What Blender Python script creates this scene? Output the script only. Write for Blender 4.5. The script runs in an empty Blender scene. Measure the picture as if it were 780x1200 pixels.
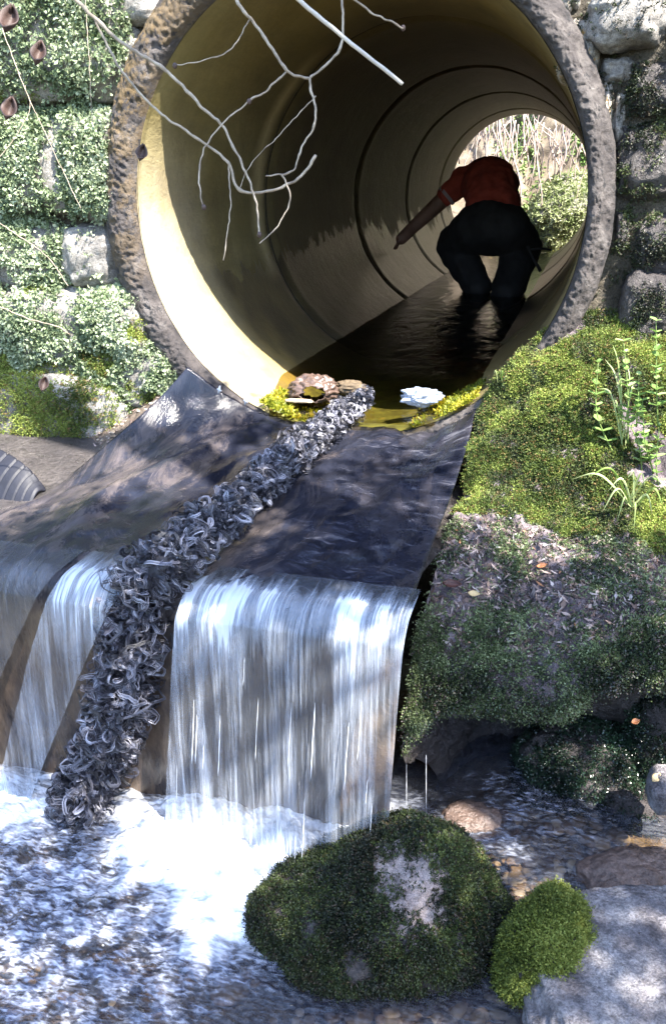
import bpy, math, random
import numpy as np
from math import radians, sin, cos, pi
random.seed(7); rng = np.random.default_rng(11)
SC = bpy.context.scene; COL = SC.collection

# ------------------------------------------------------------ camera, sky, sun, exposure
CZ = 1.5                                  # height of the pipe's axis above the pool
CAM = np.array([.7676, -2.7266, CZ + .085]); YAW, PIT, ROL = radians(17.162), radians(21.895), radians(-1.254)
FPX = 947.7                               # focal length in photo pixels (780 x 1200)
Hd = np.array([-sin(YAW)*cos(PIT), cos(YAW)*cos(PIT), -sin(PIT)])
Rt = np.array([cos(YAW), sin(YAW), 0.]); Up = np.cross(Rt, Hd)
R2 = Rt*cos(ROL) + Up*sin(ROL); U2 = Up*cos(ROL) - Rt*sin(ROL)
from mathutils import Matrix, Vector
cd = bpy.data.cameras.new('camera'); cam = bpy.data.objects.new('camera', cd); COL.objects.link(cam)
M = Matrix(((R2[0], U2[0], -Hd[0], CAM[0]), (R2[1], U2[1], -Hd[1], CAM[1]), (R2[2], U2[2], -Hd[2], CAM[2]), (0, 0, 0, 1)))
cam.matrix_world = M
cd.sensor_fit = 'VERTICAL'; cd.sensor_height = 24; cd.lens = 24*FPX/1200; cd.clip_start = .02; cd.clip_end = 500
SC.camera = cam
SUN = np.array([.50, -.31, .82]); SUN /= np.linalg.norm(SUN)      # towards the sun
sl = bpy.data.lights.new('sun', 'SUN'); sl.energy = 5; sl.angle = radians(.53); sl.color = (1, .94, .84)
so = bpy.data.objects.new('sun', sl); COL.objects.link(so)
so.rotation_euler = Vector(SUN).to_track_quat('Z', 'Y').to_euler(); so.location = (3, -3, 9)
W = bpy.data.worlds.new('World'); SC.world = W; W.use_nodes = True
nt = W.node_tree; bg = nt.nodes['Background']; sky = nt.nodes.new('ShaderNodeTexSky'); sky.sky_type = 'NISHITA'
sky.sun_disc = False; sky.sun_elevation = math.asin(SUN[2]); sky.sun_rotation = math.atan2(SUN[0], SUN[1])
sky.air_density = 1.0; sky.ozone_density = 2.0
nt.links.new(sky.outputs[0], bg.inputs[0]); bg.inputs[1].default_value = .15
SC.view_settings.view_transform = 'Standard'; SC.view_settings.look = 'None'
SC.view_settings.exposure = 2.38; SC.view_settings.gamma = 1
SC.cycles.max_bounces = 8; SC.cycles.diffuse_bounces = 4; SC.cycles.transparent_max_bounces = 12
SC.cycles.caustics_reflective = False; SC.cycles.caustics_refractive = False; SC.cycles.sample_clamp_indirect = 4

# ------------------------------------------------------------ geometry helpers
def ray(px, py): return Hd + R2*(px-390)/FPX + U2*(600-py)/FPX
def aty(px, py, y): d = ray(px, py); return CAM + d*(y-CAM[1])/d[1]
def atz(px, py, z): d = ray(px, py); return CAM + d*(z-CAM[2])/d[2]
def atd(px, py, k): return CAM + ray(px, py)*k
_p = np.random.default_rng(3).permutation(256); _p = np.concatenate([_p, _p, _p])
_g = np.random.default_rng(4).normal(size=(256, 3)); _g /= np.linalg.norm(_g, axis=1)[:, None]
def noise(P):
    P = np.asarray(P, float); I = np.floor(P).astype(int); F = P-I; I &= 255
    U = F*F*F*(F*(F*6-15)+10); out = 0
    for dx in (0, 1):
        wx = U[..., 0] if dx else 1-U[..., 0]
        for dy in (0, 1):
            wy = U[..., 1] if dy else 1-U[..., 1]
            for dz in (0, 1):
                wz = U[..., 2] if dz else 1-U[..., 2]
                g = _g[_p[_p[_p[(I[..., 0]+dx) & 255]+((I[..., 1]+dy) & 255)]+((I[..., 2]+dz) & 255)]]
                out = out + wx*wy*wz*((F[..., 0]-dx)*g[..., 0]+(F[..., 1]-dy)*g[..., 1]+(F[..., 2]-dz)*g[..., 2])
    return out*1.6
def fbm(P, s=1., o=4, seed=0., ridge=False):
    P = np.asarray(P, float)*s+seed; a = 1.; t = 0; n = 0
    for i in range(o):
        v = noise(P); v = 1-2*np.abs(v) if ridge else v
        t = t+a*v; n += a; a *= .5; P = P*2.03+17.3
    return t/n
def catmull(C, n, ax=0):
    C = np.moveaxis(np.asarray(C, float), ax, 0); m = len(C); t = np.linspace(0, m-1, n); i = np.minimum(t.astype(int), m-2); f = (t-i)
    g = lambda k: C[np.clip(k, 0, m-1)]
    p0 = np.where((i-1 >= 0).reshape((-1,)+(1,)*(C.ndim-1)), g(i-1), 2*g(i)-g(i+1)); p3 = np.where((i+2 < m).reshape((-1,)+(1,)*(C.ndim-1)), g(i+2), 2*g(i+1)-g(i))
    p1, p2 = g(i), g(i+1); f = f.reshape((-1,)+(1,)*(C.ndim-1))
    r = .5*(2*p1+(p2-p0)*f+(2*p0-5*p1+4*p2-p3)*f*f+(3*p1-p0-3*p2+p3)*f**3)
    return np.moveaxis(r, 0, ax)
def grid_faces(m, n, wrap=False):
    i = np.arange(m-1)[:, None]; j = np.arange(n if wrap else n-1)[None]; j2 = (j+1) % n
    return np.stack([i*n+j, i*n+j2, (i+1)*n+j2, (i+1)*n+j], -1).reshape(-1, 4)
def gnormals(G):
    du = np.gradient(G, axis=0); dv = np.gradient(G, axis=1); N = np.cross(du, dv); return N/(np.linalg.norm(N, axis=-1, keepdims=True)+1e-12)
def unit(a): return a/(np.linalg.norm(a, axis=-1, keepdims=True)+1e-12)
def mesh_np(name, V, F, mat, parent=None, smooth=True, att=None, uv=None, mats=None, fm=None):
    V = np.asarray(V, float).reshape(-1, 3); F = np.asarray(F, int)
    off = np.array(parent_world(parent)) if parent else np.zeros(3)
    me = bpy.data.meshes.new(name); me.vertices.add(len(V)); me.vertices.foreach_set('co', (V-off).astype(np.float32).ravel())
    k = F.shape[1]; me.loops.add(F.size); me.loops.foreach_set('vertex_index', F.astype(np.int32).ravel())
    me.polygons.add(len(F)); me.polygons.foreach_set('loop_start', np.arange(0, F.size, k, dtype=np.int32)); me.polygons.foreach_set('loop_total', np.full(len(F), k, np.int32))
    if smooth: me.polygons.foreach_set('use_smooth', np.ones(len(F), bool))
    if att is not None:
        c = me.color_attributes.new('Col', 'FLOAT_COLOR', 'POINT'); A = np.ones((len(V), 4), np.float32); A[:, :att.shape[1]] = att; c.data.foreach_set('color', A.ravel())
    if uv is not None:
        l = me.uv_layers.new(name='UVMap'); l.data.foreach_set('uv', uv[F.ravel()].astype(np.float32).ravel())
    me.update(calc_edges=True); me.validate()
    me.materials.append(mat)
    if mats:
        for q in mats: me.materials.append(q)
        me.polygons.foreach_set('material_index', np.asarray(fm, np.int32))
    o = bpy.data.objects.new(name, me); COL.objects.link(o)
    if parent: o.parent = parent
    return o
def parent_world(o):
    l = Vector((0, 0, 0))
    while o: l = l+o.location; o = o.parent
    return l
def thing(name, label, cat, loc, group=None):
    o = bpy.data.objects.new(name, None); COL.objects.link(o); o.location = [float(v) for v in loc]; o.empty_display_size = .1
    o['label'] = label; o['category'] = cat
    if group: o['group'] = group
    return o
def tag(o, label, cat, group=None):
    o['label'] = label; o['category'] = cat
    if group: o['group'] = group
    return o
def struct(o, kind='structure', label=None, cat=None):
    o['kind'] = kind
    if label: o['label'] = label
    if cat: o['category'] = cat
    return o
def join(parts):                       # list of (V,F) -> one
    Vs, Fs, n = [], [], 0
    for V, F in parts: Vs.append(np.asarray(V).reshape(-1, 3)); Fs.append(np.asarray(F)+n); n += len(Vs[-1])
    return np.concatenate(Vs), np.concatenate(Fs)
def tube(path, rad, n=8, cap=True, wob=0.):
    P = np.asarray(path, float); m = len(P); rad = np.broadcast_to(rad, (m,)).astype(float)
    T = unit(np.gradient(P, axis=0)); ref = np.array([0, 0, 1.]) if abs(T[0][2]) < .9 else np.array([1., 0, 0])
    a = unit(np.cross(T[0], ref)); A = []
    for t in T: a = unit(a-t*(a@t)); A.append(a)
    A = np.array(A); B = np.cross(T, A); th = np.linspace(0, 2*pi, n, endpoint=False)
    V = P[:, None]+rad[:, None, None]*(A[:, None]*np.cos(th)[None, :, None]+B[:, None]*np.sin(th)[None, :, None])
    if wob: V = V+A[:, None]*(wob*rad[:, None]*noise(V*60))[..., None]
    F = grid_faces(m, n, True); V = V.reshape(-1, 3)
    if cap:
        c0, c1 = len(V), len(V)+1; V = np.vstack([V, P[0], P[-1]]); j = np.arange(n); j2 = (j+1) % n
        F = np.vstack([F, np.stack([j2, j, np.full(n, c0), np.full(n, c0)], -1), np.stack([(m-1)*n+j, (m-1)*n+j2, np.full(n, c1), np.full(n, c1)], -1)])
        F = F[:, :4]
    return V, F
def fixquads(V, F):                    # degenerate quads -> kept as triangles
    t = F[:, 2] == F[:, 3]; Q = F[~t]; T = F[t][:, :3]
    return V, np.vstack([T, Q[:, [0, 1, 2]], Q[:, [0, 2, 3]]])
def blob(c, r, nu=60, nv=36, amp=.15, s=3., seed=0., power=2., o=4, ridge=False, rot=0.):
    u = np.linspace(0, 2*pi, nu, endpoint=False); v = np.linspace(-pi/2, pi/2, nv)
    U, Vv = np.meshgrid(u, v); e = 2./power
    f = lambda w: np.sign(w)*np.abs(w)**e
    D = np.stack([f(np.cos(Vv))*f(np.cos(U)), f(np.cos(Vv))*f(np.sin(U)), f(np.sin(Vv))], -1)
    D = D*(1+amp*fbm(unit(D)*s, 1, o, seed, ridge)[..., None]); D = D*np.array(r)
    if rot: ca, sa = cos(rot), sin(rot); D = np.stack([D[..., 0]*ca-D[..., 1]*sa, D[..., 0]*sa+D[..., 1]*ca, D[..., 2]], -1)
    return D+np.array(c), grid_faces(nv, nu, True)
def sample(V, F, n, mask=None, up=None):
    """random points + normals on a quad mesh; mask(P,N)->probability"""
    V = np.asarray(V).reshape(-1, 3); A, B, C, D = V[F[:, 0]], V[F[:, 1]], V[F[:, 2]], V[F[:, 3]]
    Nn = np.cross(C-A, D-B); ar = np.linalg.norm(Nn, axis=1)/2; i = rng.choice(len(F), n, p=ar/ar.sum()); s, t = rng.random((2, n, 1))
    P = A[i]*(1-s)*(1-t)+B[i]*s*(1-t)+C[i]*s*t+D[i]*(1-s)*t; N = unit(Nn[i])
    if mask is not None: k = rng.random(n) < mask(P, N); P, N = P[k], N[k]
    return P, N
def leaves(P, N, L=.008, W=.004, k=4, spread=.9, droop=0., var=.4, lift=0., bend=.3):
    """k bent quads (2 triangles each) per point radiating about the normal; Col: r random, g clump noise, b tip"""
    P = np.repeat(P, k, 0); N = np.repeat(N, k, 0); n = len(P)
    D = unit(N*(1-spread*.6)+spread*unit(rng.normal(size=(n, 3)))+np.array([0, 0, -droop])); D = np.where(((D*N).sum(1) < -.05)[:, None], -D+2*N*0, D)
    S = unit(np.cross(D, rng.normal(size=(n, 3)))); Q = np.cross(S, D)
    l = (L*(1+var*rng.normal(size=n)).clip(.3, 2))[:, None]; w = (W*(1+var*rng.normal(size=n)).clip(.3, 2))[:, None]
    P = P+N*lift*rng.random((n, 1))
    V = np.stack([P, P+D*l*.55+S*w*.5+Q*l*bend*.3, P+D*l-Q*l*bend*.3, P+D*l*.55-S*w*.5+Q*l*bend*.3], 1)
    r = np.repeat(rng.random(n), 4); g = np.repeat(.5+.45*fbm(P, 14, 3, 5)+.5*fbm(P, 4, 2, 15), 4); b = np.tile([0, .6, 1, .6], n)
    return V.reshape(-1, 3), np.arange(4*n).reshape(-1, 4), np.stack([r, g.clip(0, 1), b], -1)
def shoots(P, N, L=.015, W=.004, k=3, m=5, spread=.7, droop=.2, var=.3, lw=.0045):
    """feather shoots: k stems per point, m leaflet pairs each"""
    P = np.repeat(P, k, 0); N = np.repeat(N, k, 0); n = len(P)
    D = unit(N*(1-spread*.5)+spread*unit(rng.normal(size=(n, 3)))); l = L*(1+var*rng.normal(size=n)).clip(.4, 2)
    g0 = .5+.45*fbm(P, 14, 3, 5)+.5*fbm(P, 4, 2, 15); r0 = rng.random(n); VV = []; CC = []
    for i in range(m):
        t = (i+1)/m; C = P+D*(l*t)[:, None]+np.array([0, 0, -1])*(droop*l*t*t)[:, None]
        d = unit(D+.9*unit(rng.normal(size=(n, 3)))); s = unit(np.cross(d, rng.normal(size=(n, 3)))); w = lw*(1.15-.5*t)
        VV.append(np.stack([C, C+d*w*.6+s*W*.5, C+d*w*1.3, C+d*w*.6-s*W*.5], 1)); CC.append(np.stack([np.repeat(r0, 4), np.repeat(g0, 4), np.full(4*n, t)], -1))
    V = np.concatenate(VV).reshape(-1, 3); return V, np.arange(len(V)).reshape(-1, 4), np.concatenate(CC).clip(0, 1)

# ------------------------------------------------------------ materials
class NB:
    def __init__(s, name):
        s.m = bpy.data.materials.new(name); s.m.use_nodes = True; s.t = s.m.node_tree; s.t.nodes.clear(); s.out = s.n('OutputMaterial'); s.pos = None
    def n(s, typ, **k):
        x = s.t.nodes.new('ShaderNode'+typ)
        for a, b in k.items(): setattr(x, a, b)
        return x
    def l(s, a, b): s.t.links.new(a, b)
    def set(s, node, **k):
        for a, b in k.items():
            i = node.inputs[a.replace('_', ' ')]
            if hasattr(b, 'is_output'): s.l(b, i)
            else: i.default_value = b
        return node
    def P(s, scale=(1, 1, 1), rot=(0, 0, 0), uv=False):
        g = s.n('TexCoord'); m = s.n('Mapping'); s.l(g.outputs['UV' if uv else 'Object'], m.inputs[0]); m.inputs['Scale'].default_value = scale; m.inputs['Rotation'].default_value = rot; return m.outputs[0]
    def noise(s, scale, detail=6, rough=.6, vec=None, dist=0.):
        x = s.n('TexNoise'); x.inputs['Scale'].default_value = scale; x.inputs['Detail'].default_value = detail; x.inputs['Roughness'].default_value = rough; x.inputs['Distortion'].default_value = dist
        s.l(vec if vec else s.P(), x.inputs['Vector']); return x.outputs[0]
    def ramp(s, f, stops, interp='LINEAR'):
        x = s.n('ValToRGB'); s.l(f, x.inputs[0]); e = x.color_ramp.elements; x.color_ramp.interpolation = interp
        while len(e) < len(stops): e.new(.5)
        for q, (p, c) in zip(e, stops): q.position = p; q.color = (c, c, c, 1) if isinstance(c, (int, float)) else (*c, 1)
        return x.outputs[0]
    def mix(s, f, a, b, bt='MIX'):
        x = s.n('Mix', data_type='RGBA', blend_type=bt)
        for i, v in ((0, f), (6, a), (7, b)):
            if hasattr(v, 'is_output'): s.l(v, x.inputs[i])
            else: x.inputs[i].default_value = v if i == 0 else ((v, v, v, 1) if isinstance(v, (int, float)) else (*v, 1))
        return x.outputs[2]
    def math(s, op, a, b=0., c=0.):
        x = s.n('Math', operation=op); x.use_clamp = False
        for i, v in enumerate((a, b, c)):
            if hasattr(v, 'is_output'): s.l(v, x.inputs[i])
            else: x.inputs[i].default_value = v
        return x.outputs[0]
    def sep(s, v): x = s.n('SeparateXYZ'); s.l(v, x.inputs[0]); return x.outputs
    def att(s):
        x = s.n('Attribute'); x.attribute_name = 'Col'; y = s.n('SeparateColor'); s.l(x.outputs['Color'], y.inputs[0]); return y.outputs
    def bump(s, h, strength=.5, dist=.01, nrm=None):
        x = s.n('Bump'); s.l(h, x.inputs['Height']); x.inputs['Strength'].default_value = strength; x.inputs['Distance'].default_value = dist
        if nrm: s.l(nrm, x.inputs['Normal'])
        return x.outputs[0]
    def bsdf(s, **k): return s.set(s.n('BsdfPrincipled'), **k)
    def end(s, sh): s.l(sh.outputs[0] if hasattr(sh, 'outputs') else sh, s.out.inputs[0]); return s.m
def rgba(c): return (*c, 1)
def rock_mat(name, stops, scale=4., rough=.85, bstr=.8, bdist=.01, fine=60., speck=None, wet=None):
    b = NB(name); f = b.noise(scale, 8, .65, dist=.4); c = b.ramp(f, stops)
    g = b.noise(fine, 6, .7); c = b.mix(.75, c, b.ramp(g, [(.32, .3), (.66, 1.15)]), 'MULTIPLY'); c = b.mix(.6, c, b.ramp(b.noise(fine*4, 3, .7), [(.35, .45), (.6, 1.15)]), 'MULTIPLY')
    if speck:
        q = b.noise(scale*4, 5, .75); c = b.mix(b.ramp(q, [(speck[1], 0.), (speck[1]+.06, 1.)]), c, speck[0])
    r = b.ramp(b.noise(scale*1.7, 4), [(.35, wet if wet else rough*.7), (.65, rough)])
    h = b.math('ADD', b.noise(scale*5, 8, .7), b.math('MULTIPLY', g, .4))
    return b.end(b.bsdf(Base_Color=c, Roughness=r, Normal=b.bump(h, bstr, bdist)))
def leaf_mat(name, dark, mid, light, rough=.6, trans=.25, dry=None, wet=0.):
    b = NB(name); a = b.att(); f = b.math('ADD', b.math('MULTIPLY', a[0], .35), b.math('MULTIPLY', a[1], .75))
    c = b.ramp(f, [(.34, dark), (.55, mid), (.76, light)])
    if dry: c = b.mix(b.ramp(a[0], [(.86, 0.), (.9, 1.)]), c, dry)
    p = b.bsdf(Base_Color=c, Roughness=rough, Coat_Weight=wet, Coat_Roughness=.2)
    t = b.n('BsdfTranslucent'); b.l(c, t.inputs[0]); m = b.n('MixShader'); m.inputs[0].default_value = trans; b.l(p.outputs[0], m.inputs[1]); b.l(t.outputs[0], m.inputs[2])
    return b.end(m)
def plain(name, c, rough=.6, var=.3, scale=20, bump=.3, metal=0.):
    b = NB(name); f = b.noise(scale, 6, .65); cc = b.mix(1., c, b.ramp(f, [(.3, 1-var), (.7, 1+var*.3)]), 'MULTIPLY')
    return b.end(b.bsdf(Base_Color=cc, Roughness=rough, Metallic=metal, Normal=b.bump(f, bump, .005)))

M_rock = rock_mat('grey_stone', [(.25, (.10, .095, .09)), (.5, (.26, .24, .22)), (.75, (.42, .40, .36))], 5)
M_darkrock = rock_mat('dark_wet_shaded_stone', [(.25, (.02, .018, .02)), (.5, (.07, .06, .06)), (.8, (.16, .14, .13))], 6, .6, 1., .015, wet=.25)
M_mortar = rock_mat('wall_earth', [(.25, (.03, .025, .02)), (.5, (.09, .075, .055)), (.8, (.2, .17, .12))], 7, .95, 1., .02)
M_soil = rock_mat('soil', [(.25, (.06, .045, .035)), (.5, (.16, .12, .09)), (.8, (.28, .23, .18))], 9, .9, 1., .015, speck=((.4, .38, .34), .62))
M_ledge = rock_mat('ledge_earth', [(.3, (.04, .03, .035)), (.48, (.16, .125, .14)), (.66, (.36, .30, .32))], 9, .7, 1., .02, speck=((.10, .03, .02), .66), wet=.3)
M_terrain = rock_mat('ground_earth', [(.25, (.04, .05, .02)), (.5, (.10, .10, .05)), (.8, (.18, .15, .09))], 2, .95, .8, .03)

# ------------------------------------------------------------ ground
def build_terrain():
    xs = np.unique(np.concatenate([np.linspace(-40, -4, 30), np.linspace(-4, 4, 81), np.linspace(4, 40, 30)])); ys = np.unique(np.concatenate([np.linspace(-40, -4, 30), np.linspace(-4, 12, 161), np.linspace(12, 40, 30)]))
    X, Y = np.meshgrid(xs, ys); sm = lambda a, b, v: (lambda t: t*t*(3-2*t))(np.clip((v-a)/(b-a), 0, 1))
    side = np.maximum(sm(1.6, 3.2, X), sm(1.7, 3.4, -X)); ch = -.22+np.where(Y > 6, .85, 0)
    Z = ch+(1.6-ch)*side+.9*np.maximum(sm(4, 12, np.abs(X)), 0)+.1*fbm(np.stack([X, Y, 0*X], -1), .8, 4)
    emb = sm(.45, .62, Y)*(1-sm(6.45, 6.65, Y)); Z = Z*(1-emb)+(2.85+.08*fbm(np.stack([X, Y, 0*X], -1), 1.5, 4))*emb
    far = sm(8.6, 10.2, Y); Z = np.maximum(Z, .6+2.6*far*(Y > 6)+.15*fbm(np.stack([X, Y, 0*X], -1), 1.1, 4)*(Y > 7))*(Y > 6)+Z*(Y <= 6)
    F = grid_faces(len(ys), len(xs)); c = np.stack([X, Y], -1).reshape(-1, 2)[F].mean(1)
    hole = (np.abs(c[:, 0]) < 1.0) & (((c[:, 1] > .3) & (c[:, 1] < .75)) | ((c[:, 1] > 6.3) & (c[:, 1] < 6.8)))
    struct(mesh_np('ground', np.stack([X, Y, Z], -1), F[~hole], M_terrain))
build_terrain()

# ------------------------------------------------------------ culvert pipe
def pipe_mat():
    b = NB('pipe_concrete'); pos = b.P(); x, y, z = b.sep(pos); z = b.math('ADD', z, CZ-.875)
    f = b.noise(2.2, 8, .7, dist=.5); c = b.ramp(f, [(.3, (.13, .10, .042)), (.5, (.22, .175, .075)), (.7, (.34, .285, .14))])
    s = b.noise(3, 6, .7, b.P((1, .35, 4))); c = b.mix(.6, c, b.ramp(s, [(.3, .45), (.7, 1.1)]), 'MULTIPLY')
    g = b.noise(70, 4, .7); c = b.mix(.45, c, b.ramp(g, [(.3, .5), (.65, 1.05)]), 'MULTIPLY')
    # algae and wet stain reaching up to a ragged line
    e = b.math('ADD', z, b.math('MULTIPLY', b.noise(2.5, 8, .75, b.P((1, .8, .35))), -1.0)); wet = b.ramp(b.math('ADD', e, -.275), [(.50, 1.), (.515, 0.)])
    wetc = b.ramp(b.noise(9, 6, .7), [(.3, (.02, .016, .012)), (.7, (.07, .055, .035))])
    inside = b.ramp(b.math('MULTIPLY', y, .5), [(.18, 0.), (.3, 1.)])
    w = b.math('MULTIPLY', wet, inside); c = b.mix(w, c, wetc)
    yel = b.math('MULTIPLY', b.ramp(b.noise(1.3, 4), [(.42, 0.), (.6, 1.)]), .5); c = b.mix(yel, c, (.26, .21, .075))
    c = b.mix(b.ramp(b.math('MULTIPLY', y, .25), [(.12, 0.), (.4, .74)]), c, (.060, .040, .024))  # shade deeper in the pipe, painted into the colour
    pale = b.math('MULTIPLY', b.ramp(y, [(.0, .6), (.55, 0.)]), b.ramp(b.noise(6, 6, .7), [(.3, .5), (.6, 1.)])); pale = b.math('MULTIPLY', pale, b.ramp(b.math('MULTIPLY', z, .5), [(.72, 1.), (.92, 0.)])); gold = b.math('MULTIPLY', b.math('MULTIPLY', b.ramp(b.math('MULTIPLY', x, -1.), [(.12, 0.), (.25, 1.)]), b.ramp(y, [(.1, 1.), (.8, 0.)])), b.math('MULTIPLY', b.ramp(b.math('MULTIPLY', z, .5), [(.47, 1.), (.54, 0.)]), b.ramp(b.noise(5, 5, .7), [(.4, 0.), (.55, .5)]))); c = b.mix(b.math('MULTIPLY', pale, b.ramp(b.math('MULTIPLY', x, -1.), [(.0, 0.), (.3, 1.)])), c, (.62, .55, .44)); c = b.mix(gold, c, (.50, .32, .09)); c = b.mix(b.ramp(z, [(.80, .9), (.85, 0.)]), c, b.ramp(b.noise(20, 5, .7), [(.35, (.03, .03, .012)), (.6, (.11, .12, .03)), (.75, (.20, .12, .03))]))  # pale: brightness of the sunlit strip by the mouth put into the colour
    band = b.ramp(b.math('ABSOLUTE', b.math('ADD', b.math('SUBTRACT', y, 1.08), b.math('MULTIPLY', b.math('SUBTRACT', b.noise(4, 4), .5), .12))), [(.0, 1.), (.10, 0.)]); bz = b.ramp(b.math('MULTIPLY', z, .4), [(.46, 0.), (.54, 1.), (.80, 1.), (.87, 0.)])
    c = b.mix(b.math('MULTIPLY', b.math('MULTIPLY', band, bz), b.ramp(b.math('MULTIPLY', x, -1.), [(.2, 0.), (.45, .8)])), c, (.55, .44, .24))  # bounce highlight by the joint, painted as a pale streak on the left wall
    r = b.mix(w, .6, .3)
    return b.end(b.bsdf(Base_Color=c, Roughness=r, Normal=b.bump(b.math('ADD', b.noise(14, 8, .7), b.math('MULTIPLY', g, .3)), .5, .012)))
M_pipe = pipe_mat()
M_joint = plain('pipe_joint', (.06, .048, .030), .9, .5, 30, .8)
RI, RO = .75, .875
pipe = thing('culvert_pipe', 'large round concrete culvert pipe with a lichen covered rim', 'pipe', (0, 0, CZ-RO))
def pipe_section(y0, y1, last=False):
    n = 128; m = max(8, int((y1-y0)/.04)); ys = np.linspace(y0, y1, m); th = np.linspace(0, 2*pi, n, endpoint=False)
    T, Y = np.meshgrid(th, ys)
    d = np.minimum(Y-y0, y1-Y); r = RI+.012*np.exp(-(d/.02)**2)*(1 if y0 > .1 else (Y > y1-.2))
    p = np.stack([np.cos(T)*2, Y, np.sin(T)*2], -1); r = r+.004*fbm(p, 2, 4, y0)+.002*fbm(p, 9, 3)
    r = r-.007*np.exp(-((Y-y0-.06)/.03)**2)*(y0 > .1)
    if y0 < .1: r = r+.026*np.clip(-np.cos(T), 0, 1)*np.clip(1-Y/.1, 0, 1)
    inner = np.stack([r*np.cos(T), Y, r*np.sin(T)+CZ], -1)[:, ::-1]
    outer = np.stack([RO*np.cos(th), 0*th+y1, RO*np.sin(th)+CZ], -1)[None, ::-1]; outer0 = outer.copy(); outer0[..., 1] = y0
    if y0 < .1: outer0 = np.stack([(RI+.02)*np.cos(th), 0*th+y0, (RI+.02)*np.sin(th)+CZ], -1)[None, ::-1]; outer1 = outer0*0+np.stack([(RI+.02)*np.cos(th), 0*th+.25, (RI+.02)*np.sin(th)+CZ], -1)[None, ::-1]; outer0 = np.concatenate([outer1, outer0])
    G = np.concatenate([inner, outer, outer0], 0)
    return G, grid_faces(len(G), n, True)
joints = [.004, 1.23, 2.86, 4.48, 6.10, 6.88]
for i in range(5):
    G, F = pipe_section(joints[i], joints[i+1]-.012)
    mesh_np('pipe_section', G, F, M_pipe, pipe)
jp = []
for y in joints[1:-1]:
    th = np.linspace(0, 2*pi, 96, endpoint=False); yy = [y-.014, y-.014, y+.002, y+.002]; rr = [RO-.02, RI+.010, RI+.010, RO-.02]
    G = np.stack([np.stack([r*np.cos(th), 0*th+a, r*np.sin(th)+CZ], -1) for a, r in zip(yy, rr)]); jp.append((G, grid_faces(4, 96, True)))
for G, F in jp: mesh_np('joint_ring', G, F, M_joint, pipe)
# rough front rim
def rim_mat():
    b = NB('rim_lichen_concrete'); f = b.noise(9, 8, .7, dist=.6)
    c = b.ramp(f, [(.3, (.02, .018, .02)), (.5, (.075, .064, .062)), (.72, (.20, .18, .17))])
    x, y, z = b.sep(b.P()); left = b.ramp(b.math('ADD', b.math('MULTIPLY', x, -.5), b.math('MULTIPLY', z, .25)), [(.52, 0.), (.85, .9)])
    l = b.math('MULTIPLY', b.ramp(b.noise(14, 6, .75), [(.44, 0.), (.52, 1.)]), left); c = b.mix(l, c, (.24, .15, .04))
    c = b.mix(b.ramp(b.noise(30, 5, .7), [(.55, 0.), (.62, 1.)]), c, (.03, .028, .03))
    return b.end(b.bsdf(Base_Color=c, Roughness=.85, Normal=b.bump(b.math('ADD', b.noise(26, 8, .8), f), 1., .02)))
def rim():
    n = 1000; th = np.linspace(0, 2*pi, n, endpoint=False)
    prof = [(RI+.006, .06), (RI+.004, .035), (RI+.002, .015), (RI+.012, -.012), (RI+.03, -.026), (RI+.06, -.03), (RI+.09, -.024), (RI+.115, -.005), (RO+.02, .03), (RO+.025, .1), (RO+.0, .2)]
    pr = catmull(np.array(prof), 56)
    T, K = np.meshgrid(th, np.arange(56)); r = pr[K, 0]; y = pr[K, 1]
    side = np.cos(T); k_ = np.clip((r-RI)/.12, 0, 1); r = r+k_*(.034*np.clip(-side, 0, 1)-.056*np.clip(side, 0, 1)-.012)+(1-k_)*.026*np.clip(-side, 0, 1)*np.clip(1-y/.1, 0, 1)
    P = np.stack([r*np.cos(T), y, r*np.sin(T)+CZ], -1); N = gnormals(P)
    amp = np.clip((pr[K, 0]-RI-.002)/.02, .12, 1); d = amp*(.011*fbm(P, 34, 5, 3, True)+.007*fbm(P, 6, 4, 9)+.004*fbm(P, 90, 2, 3))
    P = P-np.stack([np.cos(T)*0, 0*T+1, 0*T], -1)*d[..., None]+np.stack([np.cos(T), 0*T, np.sin(T)], -1)*(amp*.008*fbm(P, 12, 4, 1))[..., None]
    P = P[:, ::-1]; F = grid_faces(56, n, True); mesh_np('rim', P, F, rim_mat(), pipe); return P, F
rimP, rimF = rim()

# ------------------------------------------------------------ headwall: earth core, stones, moss
M_frond = leaf_mat('pale_frond_moss', (.09, .13, .06), (.28, .35, .20), (.48, .53, .38), .6, .3)
M_moss = leaf_mat('bright_moss', (.04, .065, .012), (.14, .19, .035), (.31, .37, .08), .7, .3, (.20, .14, .05))
M_moss2 = leaf_mat('green_moss', (.025, .038, .01), (.085, .12, .03), (.20, .23, .07), .7, .3, (.14, .10, .04))
M_darkmoss = leaf_mat('dark_moss', (.008, .012, .006), (.028, .04, .016), (.075, .10, .03), .55, .2, (.06, .045, .03))
M_greymoss = leaf_mat('grey_green_moss', (.02, .03, .018), (.11, .15, .06), (.30, .36, .18), .45, .25, (.12, .09, .09), wet=.3)
M_wetmoss = leaf_mat('wet_dark_moss', (.006, .013, .008), (.018, .04, .022), (.05, .10, .05), .3, .2, (.05, .05, .04), wet=.5)
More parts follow.
